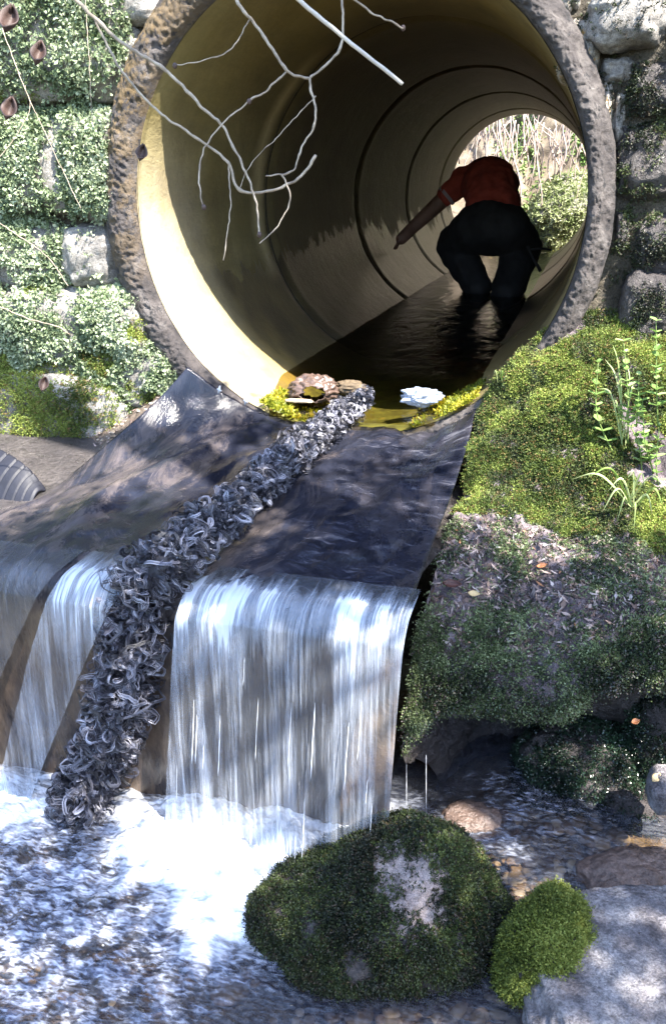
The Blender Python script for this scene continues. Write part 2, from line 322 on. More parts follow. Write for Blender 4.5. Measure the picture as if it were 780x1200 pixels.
def wall_core():
    n = 240; rs = np.array(list(np.linspace(.80, 1.6, 34))+list(np.linspace(1.65, 4.2, 26)))
    th = np.linspace(0, 2*pi, n, endpoint=False); T, Rr = np.meshgrid(th, rs); X = Rr*np.cos(T); Z = CZ+Rr*np.sin(T)
    Z = np.clip(Z, -.4, 2.75+.05*fbm(np.stack([X, 0*X, 0*X], -1), 2, 3)); P = np.stack([X, .10+0*X, Z], -1)
    P[..., 1] -= .05*fbm(P, 5, 5, 2)+.02*fbm(P, 20, 3, 2, True); G = P[:, ::-1]
    return G, grid_faces(len(rs), n, True)
wall = thing('stone_wall', 'old mossy stone headwall built round the culvert mouth', 'wall', (0, .2, 0))
G, F = wall_core(); mesh_np('earth_core', G, F, M_mortar, wall)
def wall_stone(x0, y0, x1, y1, Y=.03, depth=.3, mat=None, amp=.22, seed=0, power=3.6, s=2.2):
    a = aty(x0, y1, Y); c = aty(x1, y0, Y); ctr = (a+c)/2; ctr[1] = Y+depth/2; r = np.abs(c-a)/2*1.04; r[1] = depth/2
    V, F = blob(ctr, r, 72, 44, amp, s, seed+.37, power, 5); V = V+unit(V-ctr)*(.008*fbm(V, 18, 4, seed, True))[..., None]
    mesh_np('stone', V, F, mat or M_rock, wall); return V, F
left_st = [(-150, -60, 5, 118), (-20, -70, 128, 122), (108, -30, 186, 34), (122, 30, 165, 100), (-140, 138, -20, 256), (-30, 132, 84, 252), (78, 128, 132, 258), (-130, 262, -40, 345), (-48, 262, 66, 340), (70, 266, 128, 338),
           (-150, 352, -30, 470), (-40, 345, 104, 452), (98, 352, 165, 420), (96, 410, 192, 480), (-60, 448, 132, 522)]
LS = []
for i, q in enumerate(left_st):
    big = q == (108, -30, 186, 34)
    LS.append(wall_stone(*q, Y=(.0 if i not in (2, 3) else .04)-(.05 if i > 9 else 0)-(.07 if i == 14 else 0), seed=i*3.1, mat=M_rock))
right_st = [(684, -20, 790, 56, .0), (650, -60, 688, 10, .05), (700, 62, 745, 100, .06), (732, 66, 800, 140, .04), (716, 140, 800, 236, .03), (712, 96, 740, 170, .07), (740, 250, 830, 330, .03), (716, 240, 742, 300, .06), (722, 320, 800, 400, .0), (790, -20, 900, 120, 0), (795, 130, 900, 240, .02), (820, 250, 920, 400, 0), (652, 18, 706, 92, .05), (684, 92, 722, 178, .05), (640, -40, 676, 22, .06)]
M_lich_sunlit = rock_mat('pale_lichen_sunlit_stone', [(.3, (.20, .17, .14)), (.5, (.45, .40, .34)), (.7, (.66, .60, .54))], 8, .9, 1., .02, 50, speck=((.42, .24, .08), .56))
RS = [wall_stone(*q[:4], Y=q[4]-.0, seed=40+i*2.7, mat=(M_rock if i in (0, 9) else M_darkrock if i in (3, 4) else M_lich_sunlit if i > 11 else M_darkrock if i in (6, 7, 8, 11) else M_rock)) for i, q in enumerate(right_st)]  # besides moss and lichen, stone tones paint in sunlit and shaded wall parts
# frond moss over the left stones
def front(P, N): return np.clip(-N[:, 1]*1.2+N[:, 2]*.9+.2, 0, 1)
fr = []; mo = []
for i, (V, F) in enumerate(LS):
    bare = i in (2, 3, 9)
    def mk(P, N): return front(P, N)*np.clip(.68+2.0*fbm(P, 7, 4, 3), 0, 1)*(.12 if bare else 1)
    low = i == 14
    n = 26000 if not bare else 3000
    P, N = sample(V, F, n, mk); hv = fbm(P, 5, 3, 8); k = (hv > .12) | low if i > 9 else hv > .45
    if (~k).any(): fr.append(leaves(P[~k], N[~k], .012, .009, 3, .8, .25, lift=.03))
    if k.any(): mo.append(shoots(P[k], N[k], .02, .004, 2, 5, lw=.007))
def cat(Ls):
    n = 0; V = []; F = []; A = []
    for v, f, a in Ls: V.append(v); F.append(f+n); A.append(a); n += len(v)
    return np.concatenate(V), np.concatenate(F), np.concatenate(A)
V, F, A = cat(fr); mesh_np('frond_moss', V, F, M_frond, wall, False, A)
V, F, A = cat(mo); mesh_np('moss', V, F, M_moss, wall, False, A)
ms = []
for i, (V, F) in enumerate(RS):
    d = i in (3, 4, 6, 7, 8, 11)
    P, N = sample(V, F, 9000 if d else 1500, lambda P, N: front(P, N)*np.clip(.25+2.0*fbm(P, 9, 4, 3), 0, 1)); ms.append(shoots(P, N, .012, .004, 2, 4, lw=.006))
P, N = sample(*wall_core()[:1], wall_core()[1], 60000, lambda P, N: ((P[:, 0] > .8)*(P[:, 0] < 1.4)*(P[:, 2] < 2.3)*(P[:, 2] > .8)+(P[:, 0] < -.8)*(P[:, 0] > -1.6)*(P[:, 2] > .8)*.4)*np.clip(.4+2*fbm(P, 8, 3, 1), 0, 1)); ms.append(shoots(P, N, .014, .004, 2, 4, lw=.007))
V, F, A = cat(ms); mesh_np('dark_moss', V, F, M_darkmoss, wall, False, A)

# ------------------------------------------------------------ liner sheet
def zbase(y): return np.where(y > 0, .775, .775+.095*y/1.1)
rowsL = [(220, 430, -.085), (185, 468, -.17), (135, 512, -.32), (70, 565, -.52), (-5, 600, -.72), (-70, 622, -.9), (-140, 642, -1.11)]
rowsR = [(556, 481, -.07), (549, 512, -.2), (538, 550, -.38), (524, 592, -.57), (507, 635, -.76), (490, 682, -.97), (478, 708, -1.11)]
def liner_grid():
    L = np.array([aty(*q) for q in rowsL]); Rr = np.array([aty(*q) for q in rowsR]); L = catmull(L, 90); Rr = catmull(Rr, 90); n = 150; t = np.linspace(0, 1, n)
    G = L[:, None]*(1-t)[None, :, None]+Rr[:, None]*t[None, :, None]
    zb = zbase(G[..., 1]); wl = np.clip(1-t/.36, 0, 1)**1.7; wr = np.clip((t-.80)/.2, 0, 1)**1.6
    G[..., 2] = zb+(L[:, 2]-zb[:, 0])[:, None]*wl+(Rr[:, 2]-zb[:, -1])[:, None]*wr
    y0 = G[:, :, 1]; mid = np.sin(pi*t)[None]*np.linspace(1, 0, 90)[:, None]**2; G[..., 1] += .10*mid
    fold = fbm(G*np.array([3, 1.6, 1]), 1.4, 3, 4); G[..., 2] += (.026*fold+.008*fbm(G*np.array([1, .5, 1]), 12, 3, 2)+.016*fbm(np.stack([G[..., 0]*1.0-G[..., 1]*.5, G[..., 0]*.5+G[..., 1]*.35, 0*G[..., 0]], -1), 7, 3, 12, True))*np.clip(t/.05, 0, 1)*np.clip((1-t)/.06, .1, 1)*np.linspace(.8, 1, 90)[:, None]
    G[..., 2] += .035*np.exp(-((t-.30)/.05)**2)[None]*np.sin(np.linspace(.2, pi, 90))[:, None]       # fold beside the rope
    # round the lip, then hang
    last = G[-1]; k = 14; a = np.linspace(0, pi/2, k+1)[1:]; C = []; rad = .06; dirv = unit(np.array([0., -1, -.086]))
    for q in a:
        w = last.copy(); w[:, 1] += -rad*np.sin(q); w[:, 2] += -rad*(1-np.cos(q)); C.append(w)
    w0 = C[-1]; hang = []
    for z in np.linspace(0, 1, 60)[1:]:
        w = w0.copy(); w[:, 2] = w0[:, 2]*(1-z)-.15*z; w[:, 0] -= .03*z*t+.02*z; w[:, 1] += .03*z+.025*fbm(w*np.array([1, 1, .25]), 6, 3, 7)*min(1, z*4)
        hang.append(w)
    return np.concatenate([G, np.array(C), np.array(hang)])
LG = liner_grid()
def liner_mat():
    b = NB('wet_black_rubber'); P1 = b.P((1, .45, .45), (0, 0, .35)); f = b.noise(3.2, 7, .65, P1, .8)
    c = b.ramp(f, [(.3, (.006, .007, .012)), (.56, (.02, .022, .034)), (.62, (.07, .06, .06))])
    silt = b.ramp(b.noise(2.6, 9, .75, b.P((1.6, .6, .4), (0, 0, -.7)), .8), [(.50, 0.), (.56, 1.)])
    siltc = b.ramp(b.noise(25, 5, .7, b.P((1, .4, .4))), [(.3, (.035, .028, .026)), (.7, (.20, .16, .145))]); c = b.mix(b.math('MULTIPLY', silt, .34), c, siltc)
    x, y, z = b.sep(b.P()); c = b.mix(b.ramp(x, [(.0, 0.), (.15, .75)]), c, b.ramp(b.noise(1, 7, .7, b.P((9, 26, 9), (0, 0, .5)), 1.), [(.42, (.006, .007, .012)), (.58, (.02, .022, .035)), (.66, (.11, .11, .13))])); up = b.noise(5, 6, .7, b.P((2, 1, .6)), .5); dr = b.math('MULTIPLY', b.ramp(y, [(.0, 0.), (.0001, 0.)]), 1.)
    h = b.noise(9, 7, .65, P1, 1.2); h2 = b.noise(45, 4, .6, P1, .5)
    n = b.bump(b.math('ADD', h, b.math('MULTIPLY', h2, .15)), .5, .02)
    low = b.ramp(b.math('SUBTRACT', .62, z), [(.0, 0.), (.06, 1.)])
    hc = b.ramp(b.noise(6, 6, .7, b.P((1, 1, .5))), [(.35, (.025, .022, .025)), (.55, (.14, .10, .07)), (.75, (.27, .20, .13))]); c = b.mix(b.math('MULTIPLY', low, .9), c, hc)
    return b.end(b.bsdf(Base_Color=c, Roughness=b.mix(silt, .14, .34), Normal=n, Specular_IOR_Level=.45))
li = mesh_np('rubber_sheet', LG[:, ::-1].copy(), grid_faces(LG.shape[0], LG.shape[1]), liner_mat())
sol = li.modifiers.new('thick', 'SOLIDIFY'); sol.thickness = .005; sol.offset = -1
tag(li, 'wet black rubber sheet spread below the pipe mouth and hanging over the drop', 'rubber sheet')

# silty step below and behind the sheet
def sill():
    ctrl = [[(-2.2, .12, .72), (-.5, .12, .70), (.3, .12, .70), (.55, .12, .70)], [(-2.2, -.4, .68), (-.5, -.4, .69), (.2, -.4, .68), (.5, -.4, .66)], [(-2.2, -1.0, .60), (-.5, -1., .60), (.2, -1., .60), (.38, -1., .58)], [(-2.2, -1.03, .3), (-.5, -1.03, .3), (.2, -1.03, .3), (.36, -1.0, .3)], [(-2.2, -1.03, -.3), (-.5, -1.03, -.3), (.2, -1.03, -.3), (.34, -1.0, -.3)]]
    G = catmull(catmull(np.array(ctrl, float), 60), 90, 1); G[..., 2] += .015*fbm(G, 8, 4) ; G[..., 1] += .01*fbm(G, 9, 4, 4)
    return G
G = sill(); struct(mesh_np('streambed_step', G[:, ::-1], grid_faces(60, 90), M_darkrock))
# earth bank left of the sheet
ctrl = [[(-160, 505, -.02), (-40, 512, -.03), (60, 508, -.04), (130, 492, -.06), (200, 452, -.05), (232, 440, -.02)],
        [(-160, 560, -.2), (-40, 560, -.22), (40, 545, -.22), (110, 520, -.20), (182, 478, -.16), (232, 450, -.06)],
        [(-200, 625, -.5), (-60, 615, -.5), (10, 600, -.45), (80, 565, -.40), (150, 505, -.25), (230, 460, -.08)],
        [(-300, 690, -.8), (-160, 665, -.8), (-60, 640, -.75), (30, 605, -.58), (120, 535, -.32), (230, 470, -.10)]]
G = catmull(catmull(np.array([[aty(*q) for q in r] for r in ctrl]), 110), 160, 1); G[..., 2] += -.012+.012*fbm(G, 10, 5, 2)
earthG = G; eb = struct(mesh_np('earth_bank', G[:, ::-1], grid_faces(110, 160), M_soil))

# ------------------------------------------------------------ water
def wsheet_mat(name, seed, whit=.5, tint=(.75, .82, 1.)):
    b = NB(name); U = b.P((1, 1, 1), uv=True)
    st = b.noise(1, 5, .65, b.P((75, 2.2, 1), uv=True), .15); big = b.noise(1, 3, .5, b.P((14, 1.2, 1), uv=True), .3); fine = b.noise(1, 4, .7, b.P((210, 7, 1), uv=True))
    u, v, w = b.sep(U)
    lipw = b.ramp(v, [(.0, .0), (.10, .2), (.20, .55), (.34, .42), (.55, .16), (.85, .28), (1., .75)])  # extra white at the lip paints in the sky's reflection
    f = b.math('ADD', b.math('ADD', b.math('MULTIPLY', st, .55), b.math('MULTIPLY', big, .6)), b.math('MULTIPLY', fine, .25))
    f = b.math('ADD', f, b.math('MULTIPLY', lipw, .5)); fac = b.ramp(f, [(.76, .05), (.96, .36*whit/.5), (1.2, .8*min(1, whit*2))])
    nrm = b.bump(b.math('ADD', st, b.math('MULTIPLY', fine, .3)), .8, .01)
    wh = b.bsdf(Base_Color=rgba((.74, .82, .96)), Roughness=.25, Normal=nrm, Transmission_Weight=.0, Specular_IOR_Level=.6)
    gl = b.n('BsdfGlossy'); gl.inputs['Roughness'].default_value = .08; b.l(nrm, gl.inputs['Normal']); tr = b.n('BsdfTransparent'); tr.inputs[0].default_value = (.93, .95, .98, 1)
    fr_ = b.n('Fresnel'); fr_.inputs[0].default_value = 1.4; b.l(nrm, fr_.inputs['Normal']); m1 = b.n('MixShader'); b.l(fr_.outputs[0], m1.inputs[0]); b.l(tr.outputs[0], m1.inputs[1]); b.l(gl.outputs[0], m1.inputs[2])
    m = b.n('MixShader'); b.l(fac, m.inputs[0]); b.l(m1.outputs[0], m.inputs[1]); b.l(wh.outputs[0], m.inputs[2]); return b.end(m)
M_fall = wsheet_mat('falling_water', 0)
def fall(px0, px1, bx0, bx1, seed, name, throw=.10, n=220, lipy=-1.19, thin=1.):
    """top edge between two photo columns on the lip, bottom edge in the pool"""
    t = np.linspace(0, 1, n); x0, x1 = aty(px0, 690, lipy)[0], aty(px1, 708, lipy)[0]; y0 = lipy+.15; rows = []; vs = []
    m = 130; zt = .70
    for i, s in enumerate(np.linspace(0, 1, m)):
        if s < .22:
            k = s/.22; y = y0+(lipy+.04-y0)*k; z = zbase(y)+.014+.006*k; xx = x0*(1-t)+x1*t
        else:
            k = (s-.22)/.78; z0 = zbase(lipy+.04)+.02; z = z0-(z0+.03)*k**1.25 if k > 0 else z0
            drop = max(z0-z, 0); y = lipy+.04-.055*min(1, (drop/.05))**.5-throw*(drop/.7)**.5; e = k**1.2
            xx = (x0*(1-t)+x1*t)*(1-e)+(bx0*(1-t)+bx1*t)*e
        P = np.stack([xx, np.full(n, y), np.full(n, z)], -1); rows.append(P); vs.append(s)
    G = np.array(rows); kk = np.clip((np.array(vs)-.2)*3, .15, 1)[:, None]
    q = np.stack([G[..., 0]*45, G[..., 2]*3+seed, 0*G[..., 0]+seed], -1); G[..., 1] -= kk*.008*fbm(q, 1, 3)+kk*.012*fbm(q*.25, 1, 2, 5)
    edge = np.minimum(t, 1-t)[None]
    uv = np.stack([(G[..., 0]+seed).ravel(), np.repeat(vs, n)], -1)
    return G, uv
fG, fuv = fall(213, 478, -.165, .425, 1.3, 'waterfall', .07)
struct(mesh_np('waterfall', fG[:, ::-1], grid_faces(*fG.shape[:2]), M_fall, uv=fuv.reshape(fG.shape[0], fG.shape[1], 2)[:, ::-1].reshape(-1, 2)))
gG, guv = fall(-160, 66, -1.35, -.86, 4.1, 'w', .05, 160)
struct(mesh_np('waterfall', gG[:, ::-1], grid_faces(*gG.shape[:2]), wsheet_mat('thin_falling_water', 2, .06), uv=guv.reshape(gG.shape[0], gG.shape[1], 2)[:, ::-1].reshape(-1, 2)))
hG, huv = fall(72, 150, -.70, -.60, 7.7, 'w', .08, 90)
struct(mesh_np('waterfall', hG[:, ::-1], grid_faces(*hG.shape[:2]), M_fall, uv=huv.reshape(hG.shape[0], hG.shape[1], 2)[:, ::-1].reshape(-1, 2)))
# separate strands of falling water in front of the sheets
def strands():
    ps = []
    def one(x, bx, z0, z1, r, throw):
        n = 26; s = np.linspace(0, 1, n); z = z0+(z1-z0)*s; y = -1.20-throw*np.sqrt(np.clip((.69-z)/.7, 0, 1)); xx = x+(bx-x)*s**1.2+.0012*noise(np.stack([s*3, 0*s+x*50, 0*s], -1))
        rad = r*(.35+.65*np.abs(noise(np.stack([s*7+x*9, 0*s+x*31, 0*s], -1)))+.25)*np.clip(np.minimum(s, 1-s)*8, .15, 1); ps.append(fixquads(*tube(np.stack([xx, y, z], -1), rad, 6)))
    for i in range(18):
        t = rng.random(); a = rng.random(); z0 = .6-.55*a; z1 = max(-.02, z0-.06-.16*rng.random()); x0 = -.135+.57*t; b0 = -.185+.59*t
        xx_ = x0+(b0-x0)*(1-z0/.7); one(xx_, xx_+(b0-x0)*(z0-z1)/.7, z0, z1, .0005+.0010*rng.random()**2, .105+.01*rng.random())
    for i in range(0):
        t = rng.random(); x0 = -.55+.22*t; b0 = -.72+.12*t; z0 = .66-.35*rng.random(); one(x0+(b0-x0)*(1-z0/.7), b0, z0, max(-.02, z0-.15-.4*rng.random()), 0.0008+.0015*rng.random()**2, .13)
    for (px, a_, c_) in ((476, 890, 962), (499, 885, 955)):
        p0, p1 = aty(px, a_, -1.0), aty(px, c_, -1.0); sx = np.linspace(0, 1, 16)[:, None]; ps.append(fixquads(*tube(p0+(p1-p0)*sx, .0004+.0008*np.abs(noise(np.concatenate([sx*6, sx*0+px, sx*0], 1))), 6)))
    return join(ps)
b = NB('white_water'); M_white = b.end(b.bsdf(Base_Color=rgba((.82, .86, .93)), Roughness=.3, Subsurface_Weight=.0, Normal=b.bump(b.noise(120, 4), .4, .003)))
V, F = strands(); struct(mesh_np('water_strands', V, F, M_white), 'stuff', 'thin white strands of falling water over the sheet lip', 'water')

def pool_mat():
    b = NB('pool_water'); a = b.att(); foam, chop = a[0], a[1]
    P1 = b.P((.75, 1.7, 1), (0, 0, -.25)); w = b.noise(30, 1.5, .5, P1, .35); w2 = b.noise(75, 1.5, .5, P1, .3); w3 = b.noise(10, 2, .5, P1, .6)
    h = b.math('ADD', b.math('ADD', w, b.math('MULTIPLY', w2, .30)), b.math('MULTIPLY', w3, 1.2)); nrm = b.n('Bump'); nrm.inputs['Distance'].default_value = .02; b.l(h, nrm.inputs['Height']); b.l(b.math('ADD', .15, b.math('MULTIPLY', chop, .85)), nrm.inputs['Strength']); nrm = nrm.outputs[0]
    tr = b.n('BsdfTransparent'); tr.inputs[0].default_value = (.78, .72, .62, 1); gl = b.n('BsdfGlossy'); gl.inputs['Roughness'].default_value = .06; b.l(nrm, gl.inputs['Normal'])
    fr_ = b.n('Fresnel'); fr_.inputs[0].default_value = 1.5; b.l(nrm, fr_.inputs['Normal']); m1 = b.n('MixShader'); b.l(fr_.outputs[0], m1.inputs[0]); b.l(tr.outputs[0], m1.inputs[1]); b.l(gl.outputs[0], m1.inputs[2])
    wh = b.bsdf(Base_Color=b.mix(b.ramp(foam, [(.10, 0.), (.45, 1.)]), b.mix(b.ramp(w2, [(.4, 0.), (.65, 1.)]), (.15, .17, .25), (.52, .56, .68)), (.82, .85, .92)), Roughness=.22, Normal=nrm)  # chop colour paints in blue-white sky reflections; foam is white by itself
    rg = b.math('ADD', b.math('MULTIPLY', b.math('SUBTRACT', b.noise(34, 2, .5, P1, .6), .5), 2.6), b.math('ADD', .15, b.math('MULTIPLY', b.math('SUBTRACT', w3, .5), 3.)))
    f = b.math('ADD', b.math('MULTIPLY', foam, 1.6), b.math('MULTIPLY', chop, b.math('SUBTRACT', b.math('ADD', b.math('MULTIPLY', rg, .5), b.math('MULTIPLY', w2, .7)), .20)))
    fac = b.ramp(f, [(.14, .10), (.40, .5), (.70, .78), (1., 1.)])
    m = b.n('MixShader'); b.l(fac, m.inputs[0]); b.l(m1.outputs[0], m.inputs[1]); b.l(wh.outputs[0], m.inputs[2]); return b.end(m)
def segd(X, Y, a, c):
    d = np.array(c)-a; t = np.clip(((X-a[0])*d[0]+(Y-a[1])*d[1])/(d@d), 0, 1); return np.hypot(X-a[0]-t*d[0], Y-a[1]-t*d[1])
def pool():
    xs = np.linspace(-1.9, 1.9, 560); ys = np.linspace(-3.2, -.45, 460); X, Y = np.meshgrid(xs, ys)
    P = np.stack([X, Y, 0*X], -1); wp = P+.05*np.stack([fbm(P, 5, 2, 1), fbm(P, 5, 2, 8), 0*X], -1)
    d = segd(X, Y, np.array([-.16, -1.24]), np.array([.38, -1.17])); d2 = segd(X, Y, np.array([-.72, -1.26]), np.array([-.60, -1.25])); d3 = segd(X, Y, np.array([-.05, -1.30]), np.array([.12, -1.46]))
    n1 = fbm(wp, 9, 5, 3); n2 = fbm(wp, 26, 4, 6)
    foam = np.exp(-(d/(.13+.07*n1))**2)+.6*np.exp(-(d3/(.10+.06*n1))**2)+.75*np.exp(-(d2/(.10+.05*n1))**2); foam = foam+.12*np.exp(-(segd(X, Y, np.array([-.6, -1.3]), np.array([-.2, -1.6]))/.28)**2)*(1+n2*2)
    chop = 1.0*np.exp(-((X+.35)**2/.8**2+(Y+1.5)**2/.55**2)); rt = 1/(1+np.exp((X-.27)/.05)); chop = np.clip(np.maximum(chop, .55)*rt, 0, 1)
    rs = np.exp(-((X-.75)**2/.25**2+(Y+.95)**2/.22**2)); chop = np.maximum(chop, .75*rs)
    calm = np.clip(chop, .05, 1)
    Q = np.stack([X*1., Y*1.6, 0*X], -1)+.04*np.stack([fbm(P, 6, 2, 4), fbm(P, 6, 2, 2), 0*X], -1)
    Z = calm*(.012*fbm(Q, 7, 2, 5)+.008*fbm(Q, 22, 2, 9, True))+np.clip(foam, 0, 1.2)*(.05+.045*n1+.02*fbm(P, 30, 4, 2, True))*.8
    Z += .05*np.clip((X-.40)/.35, 0, 1)*np.clip((Y+1.35)/.35, 0, 1)
    return np.stack([X, Y, Z], -1), np.stack([np.clip(foam, 0, 1).ravel(), chop.ravel(), 0*X.ravel()], -1)
PG, PA = pool(); struct(mesh_np('pool_water', PG, grid_faces(*PG.shape[:2]), pool_mat(), att=PA))
M_bed = rock_mat('streambed_gravel', [(.25, (.07, .05, .03)), (.5, (.26, .19, .11)), (.8, (.46, .37, .25))], 12, .8, 1., .02, 50)
xs = np.linspace(-1.9, 1.9, 260); ys = np.linspace(-3.2, -.3, 200); X, Y = np.meshgrid(xs, ys); P = np.stack([X, Y, 0*X], -1)
Z = -.10+.03*fbm(P, 3, 4)+.012*fbm(P, 14, 3, 3)+.09*np.clip((X-.45)/.4, 0, 1)*np.clip((Y+1.45)/.4, 0, 1)
struct(mesh_np('streambed', np.stack([X, Y, Z], -1), grid_faces(200, 260), M_bed))
# pebbles
def pebbles():
    ps = []; A = []
    def scat(n, fx, r0, r1):
        for _ in range(n):
            p = fx(); r = r0+(r1-r0)*rng.random()**2; V, F = blob(p, (r, r*(.6+.4*rng.random()), r*(.22+.2*rng.random())), 12, 7, .2, 1.2, rng.random()*50, 2.3, 2, rot=rng.random()*3); ps.append((V, F)); A.append(np.tile([rng.random(), rng.random(), 0], (12*7, 1)))
    def zt(x, y): return -.095+.09*np.clip((x-.45)/.4, 0, 1)*np.clip((y+1.45)/.4, 0, 1)
    def a1():
        q = atz(560+170*rng.random(), 945+110*rng.random(), 0); return (q[0], q[1], zt(q[0], q[1])+.006)
    def a2():
        q = atz(600+60*rng.random(), 1000+60*rng.random(), 0); return (q[0], q[1], zt(q[0], q[1])+.008)
    def a3():
        q = atz(340+270*rng.random(), 1140+80*rng.random(), -.06); return (q[0], q[1], -.07)
    def a4(): return (-1.2+1.6*rng.random(), -2.2+1*rng.random(), -.09)
    scat(170, a1, .006, .03); scat(70, a2, .006, .018); scat(90, a3, .01, .032); scat(200, a4, .01, .05); scat(260, lambda: (lambda q: (q[0], q[1], q[2]+.0))(earthG[int(rng.integers(5, 105)), int(rng.integers(20, 150))]), .004, .014)
    V, F = join(ps); return V, F, np.concatenate(A)
b = NB('pebble'); a = b.att(); c = b.ramp(a[0], [(0, (.10, .07, .045)), (.4, (.30, .22, .14)), (.75, (.42, .36, .28)), (1, (.6, .54, .46))]); c = b.mix(.5, c, b.ramp(b.noise(80, 4), [(.3, .5), (.7, 1.)]), 'MULTIPLY')
M_peb = b.end(b.bsdf(Base_Color=c, Roughness=.35)); V, F, A = pebbles(); struct(mesh_np('pebbles', V, F, M_peb, att=A), 'stuff', 'small brown and cream pebbles on the stream bed', 'pebbles')

# stream inside the pipe
def inner_stream():
    ys = np.concatenate([np.linspace(-.03, .5, 40), np.linspace(.52, 9.2, 240)]); xs = np.linspace(-1, 1, 60); G = []
    for y in ys:
        z = .868 if y > .45 else .868-.062*((.45-y)/.48)**1.5; hw = math.sqrt(max(.0, .756**2-(CZ-z)**2)) if y < 6.9 else 1.3; G.append(np.stack([xs*hw, 0*xs+y, 0*xs+z], -1))
    G = np.array(G); G[..., 2] += .0025*fbm(G*np.array([1, .5, 1]), 9, 3)+.001*fbm(G, 30, 2); return G
G = inner_stream(); b = NB('pipe_water'); P1 = b.P((1, .6, 1)); nrm = b.bump(b.math('ADD', b.noise(10, 4, .6, P1, 1.), b.math('MULTIPLY', b.noise(35, 3, .6, P1), .3)), .25, .02)
tr = b.n('BsdfTransparent'); tr.inputs[0].default_value = (.72, .66, .45, 1); gl = b.n('BsdfGlossy'); gl.inputs['Roughness'].default_value = .03; b.l(nrm, gl.inputs['Normal']); fr_ = b.n('Fresnel'); fr_.inputs[0].default_value = 1.35; b.l(nrm, fr_.inputs['Normal'])
m = b.n('MixShader'); b.l(fr_.outputs[0], m.inputs[0]); b.l(tr.outputs[0], m.inputs[1]); b.l(gl.outputs[0], m.inputs[2]); M_inw = b.end(m)
struct(mesh_np('stream_water', G[:, ::-1][::-1], grid_faces(*G.shape[:2]), M_inw))
# silt and algae lying in the pipe's invert
ys = np.linspace(.06, 6.9, 260); xs = np.linspace(-1, 1, 40); G = np.stack([np.stack([xs*.30, 0*xs+y, 0*xs+.775], -1) for y in ys]); G[..., 2] = CZ-np.sqrt(.7525**2-G[..., 0]**2)+.006-.03*np.clip(1-(G[..., 1]-.06)/.15, 0, 1)+.018*fbm(G, 6, 4)-.012*np.abs(xs)[None]**3*3
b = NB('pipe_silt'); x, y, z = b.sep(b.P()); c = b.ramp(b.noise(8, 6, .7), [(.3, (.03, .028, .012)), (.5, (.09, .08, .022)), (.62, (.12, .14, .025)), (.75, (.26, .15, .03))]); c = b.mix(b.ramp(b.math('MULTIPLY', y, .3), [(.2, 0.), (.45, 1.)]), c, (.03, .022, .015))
struct(mesh_np('silt_bed', G[:, ::-1][::-1], grid_faces(*G.shape[:2]), b.end(b.bsdf(Base_Color=c, Roughness=.5, Normal=b.bump(b.noise(30, 6), .7, .01)))))

# ------------------------------------------------------------ right bank and ledge
ctrl = [[(598, 425, .02), (640, 388, .04), (690, 366, .06), (740, 362, .08), (800, 358, .1), (900, 350, .1)],
        [(566, 474, -.04), (620, 440, -.06), (680, 420, -.08), (740, 425, -.06), (800, 425, -.04), (900, 420, -.04)],
        [(556, 525, -.2), (610, 512, -.24), (670, 505, -.24), (730, 505, -.2), (800, 500, -.18), (900, 495, -.18)],
        [(540, 585, -.42), (600, 590, -.44), (660, 595, -.43), (730, 600, -.4), (800, 600, -.38), (900, 600, -.36)],
        [(524, 628, -.58), (590, 645, -.58), (660, 655, -.57), (730, 662, -.55), (800, 668, -.53), (900, 670, -.5)],
        [(508, 680, -.76), (580, 692, -.74), (650, 698, -.74), (730, 704, -.72), (800, 708, -.7), (900, 710, -.7)],
        [(488, 750, -.93), (570, 745, -.88), (640, 752, -.87), (720, 746, -.86), (800, 746, -.84), (900, 750, -.84)],
        [(476, 850, -1.0), (530, 818, -.97), (640, 822, -.95), (700, 792, -.93), (800, 792, -.9), (900, 800, -.9)],
        [(472, 893, -1.0), (528, 826, -.86), (640, 822, -.80), (700, 792, -.80), (800, 792, -.76), (900, 800, -.76)],
        [(500, 895, -.86), (560, 850, -.66), (640, 845, -.62), (700, 860, -.62), (800, 860, -.6), (900, 870, -.6)],
        [(500, 950, -.72), (560, 945, -.66), (640, 935, -.62), (700, 930, -.58), (800, 930, -.56), (900, 940, -.56)]]
G = catmull(catmull(np.array([[aty(*q) for q in r] for r in ctrl]), 200), 170, 1); N = -gnormals(G)
if N[60, 80, 2] < 0: N = -N
G = G+N*(.075*fbm(G, 4.5, 4, 6)+.022*fbm(G, 17, 4, 2, True))[..., None]*np.clip(np.linspace(0, 12, 200), .1, 1)[:, None, None]
bankV = G[:, ::-1].copy(); bankF = grid_faces(200, 170); struct(mesh_np('rocky_bank', bankV, bankF, M_ledge, mats=[M_darkrock], fm=(np.arange(len(bankF)) > 152*169).astype(int)))  # darker stone under the ledge: shade put into the colour
def rowof(P):                          # 0 at the wall, 1 at the undercut, from the bank's own profile
    return P[:, 1]
def bank_moss():
    P, N = sample(bankV, bankF[:153*169], 210000); N = np.where((N[:, 2:3] < -.5), N, N); return P, N
P, N = bank_moss()
if N[np.argmax(P[:, 2])][2] < 0 and np.median(N[:, 2]) < 0: N = -N
n5 = fbm(P, 5, 4, 3); n9 = fbm(P, 11, 3, 8); y = P[:, 1]
up = (y > -.50) & (P[:, 2] > .55); r0 = rng.random(len(P))
kA = up & (n5 > -.34+.25*(P[:, 0] > .9)); sel = kA & (r0 < .85*np.clip(.65+2*n9, .3, 1)) ; V1 = shoots(P[sel & (n9 > -.05)], N[sel & (n9 > -.05)], .016, .004, 2, 5, lw=.006); V2 = shoots(P[sel & (n9 <= -.05)], N[sel & (n9 <= -.05)], .014, .004, 2, 4, lw=.006)
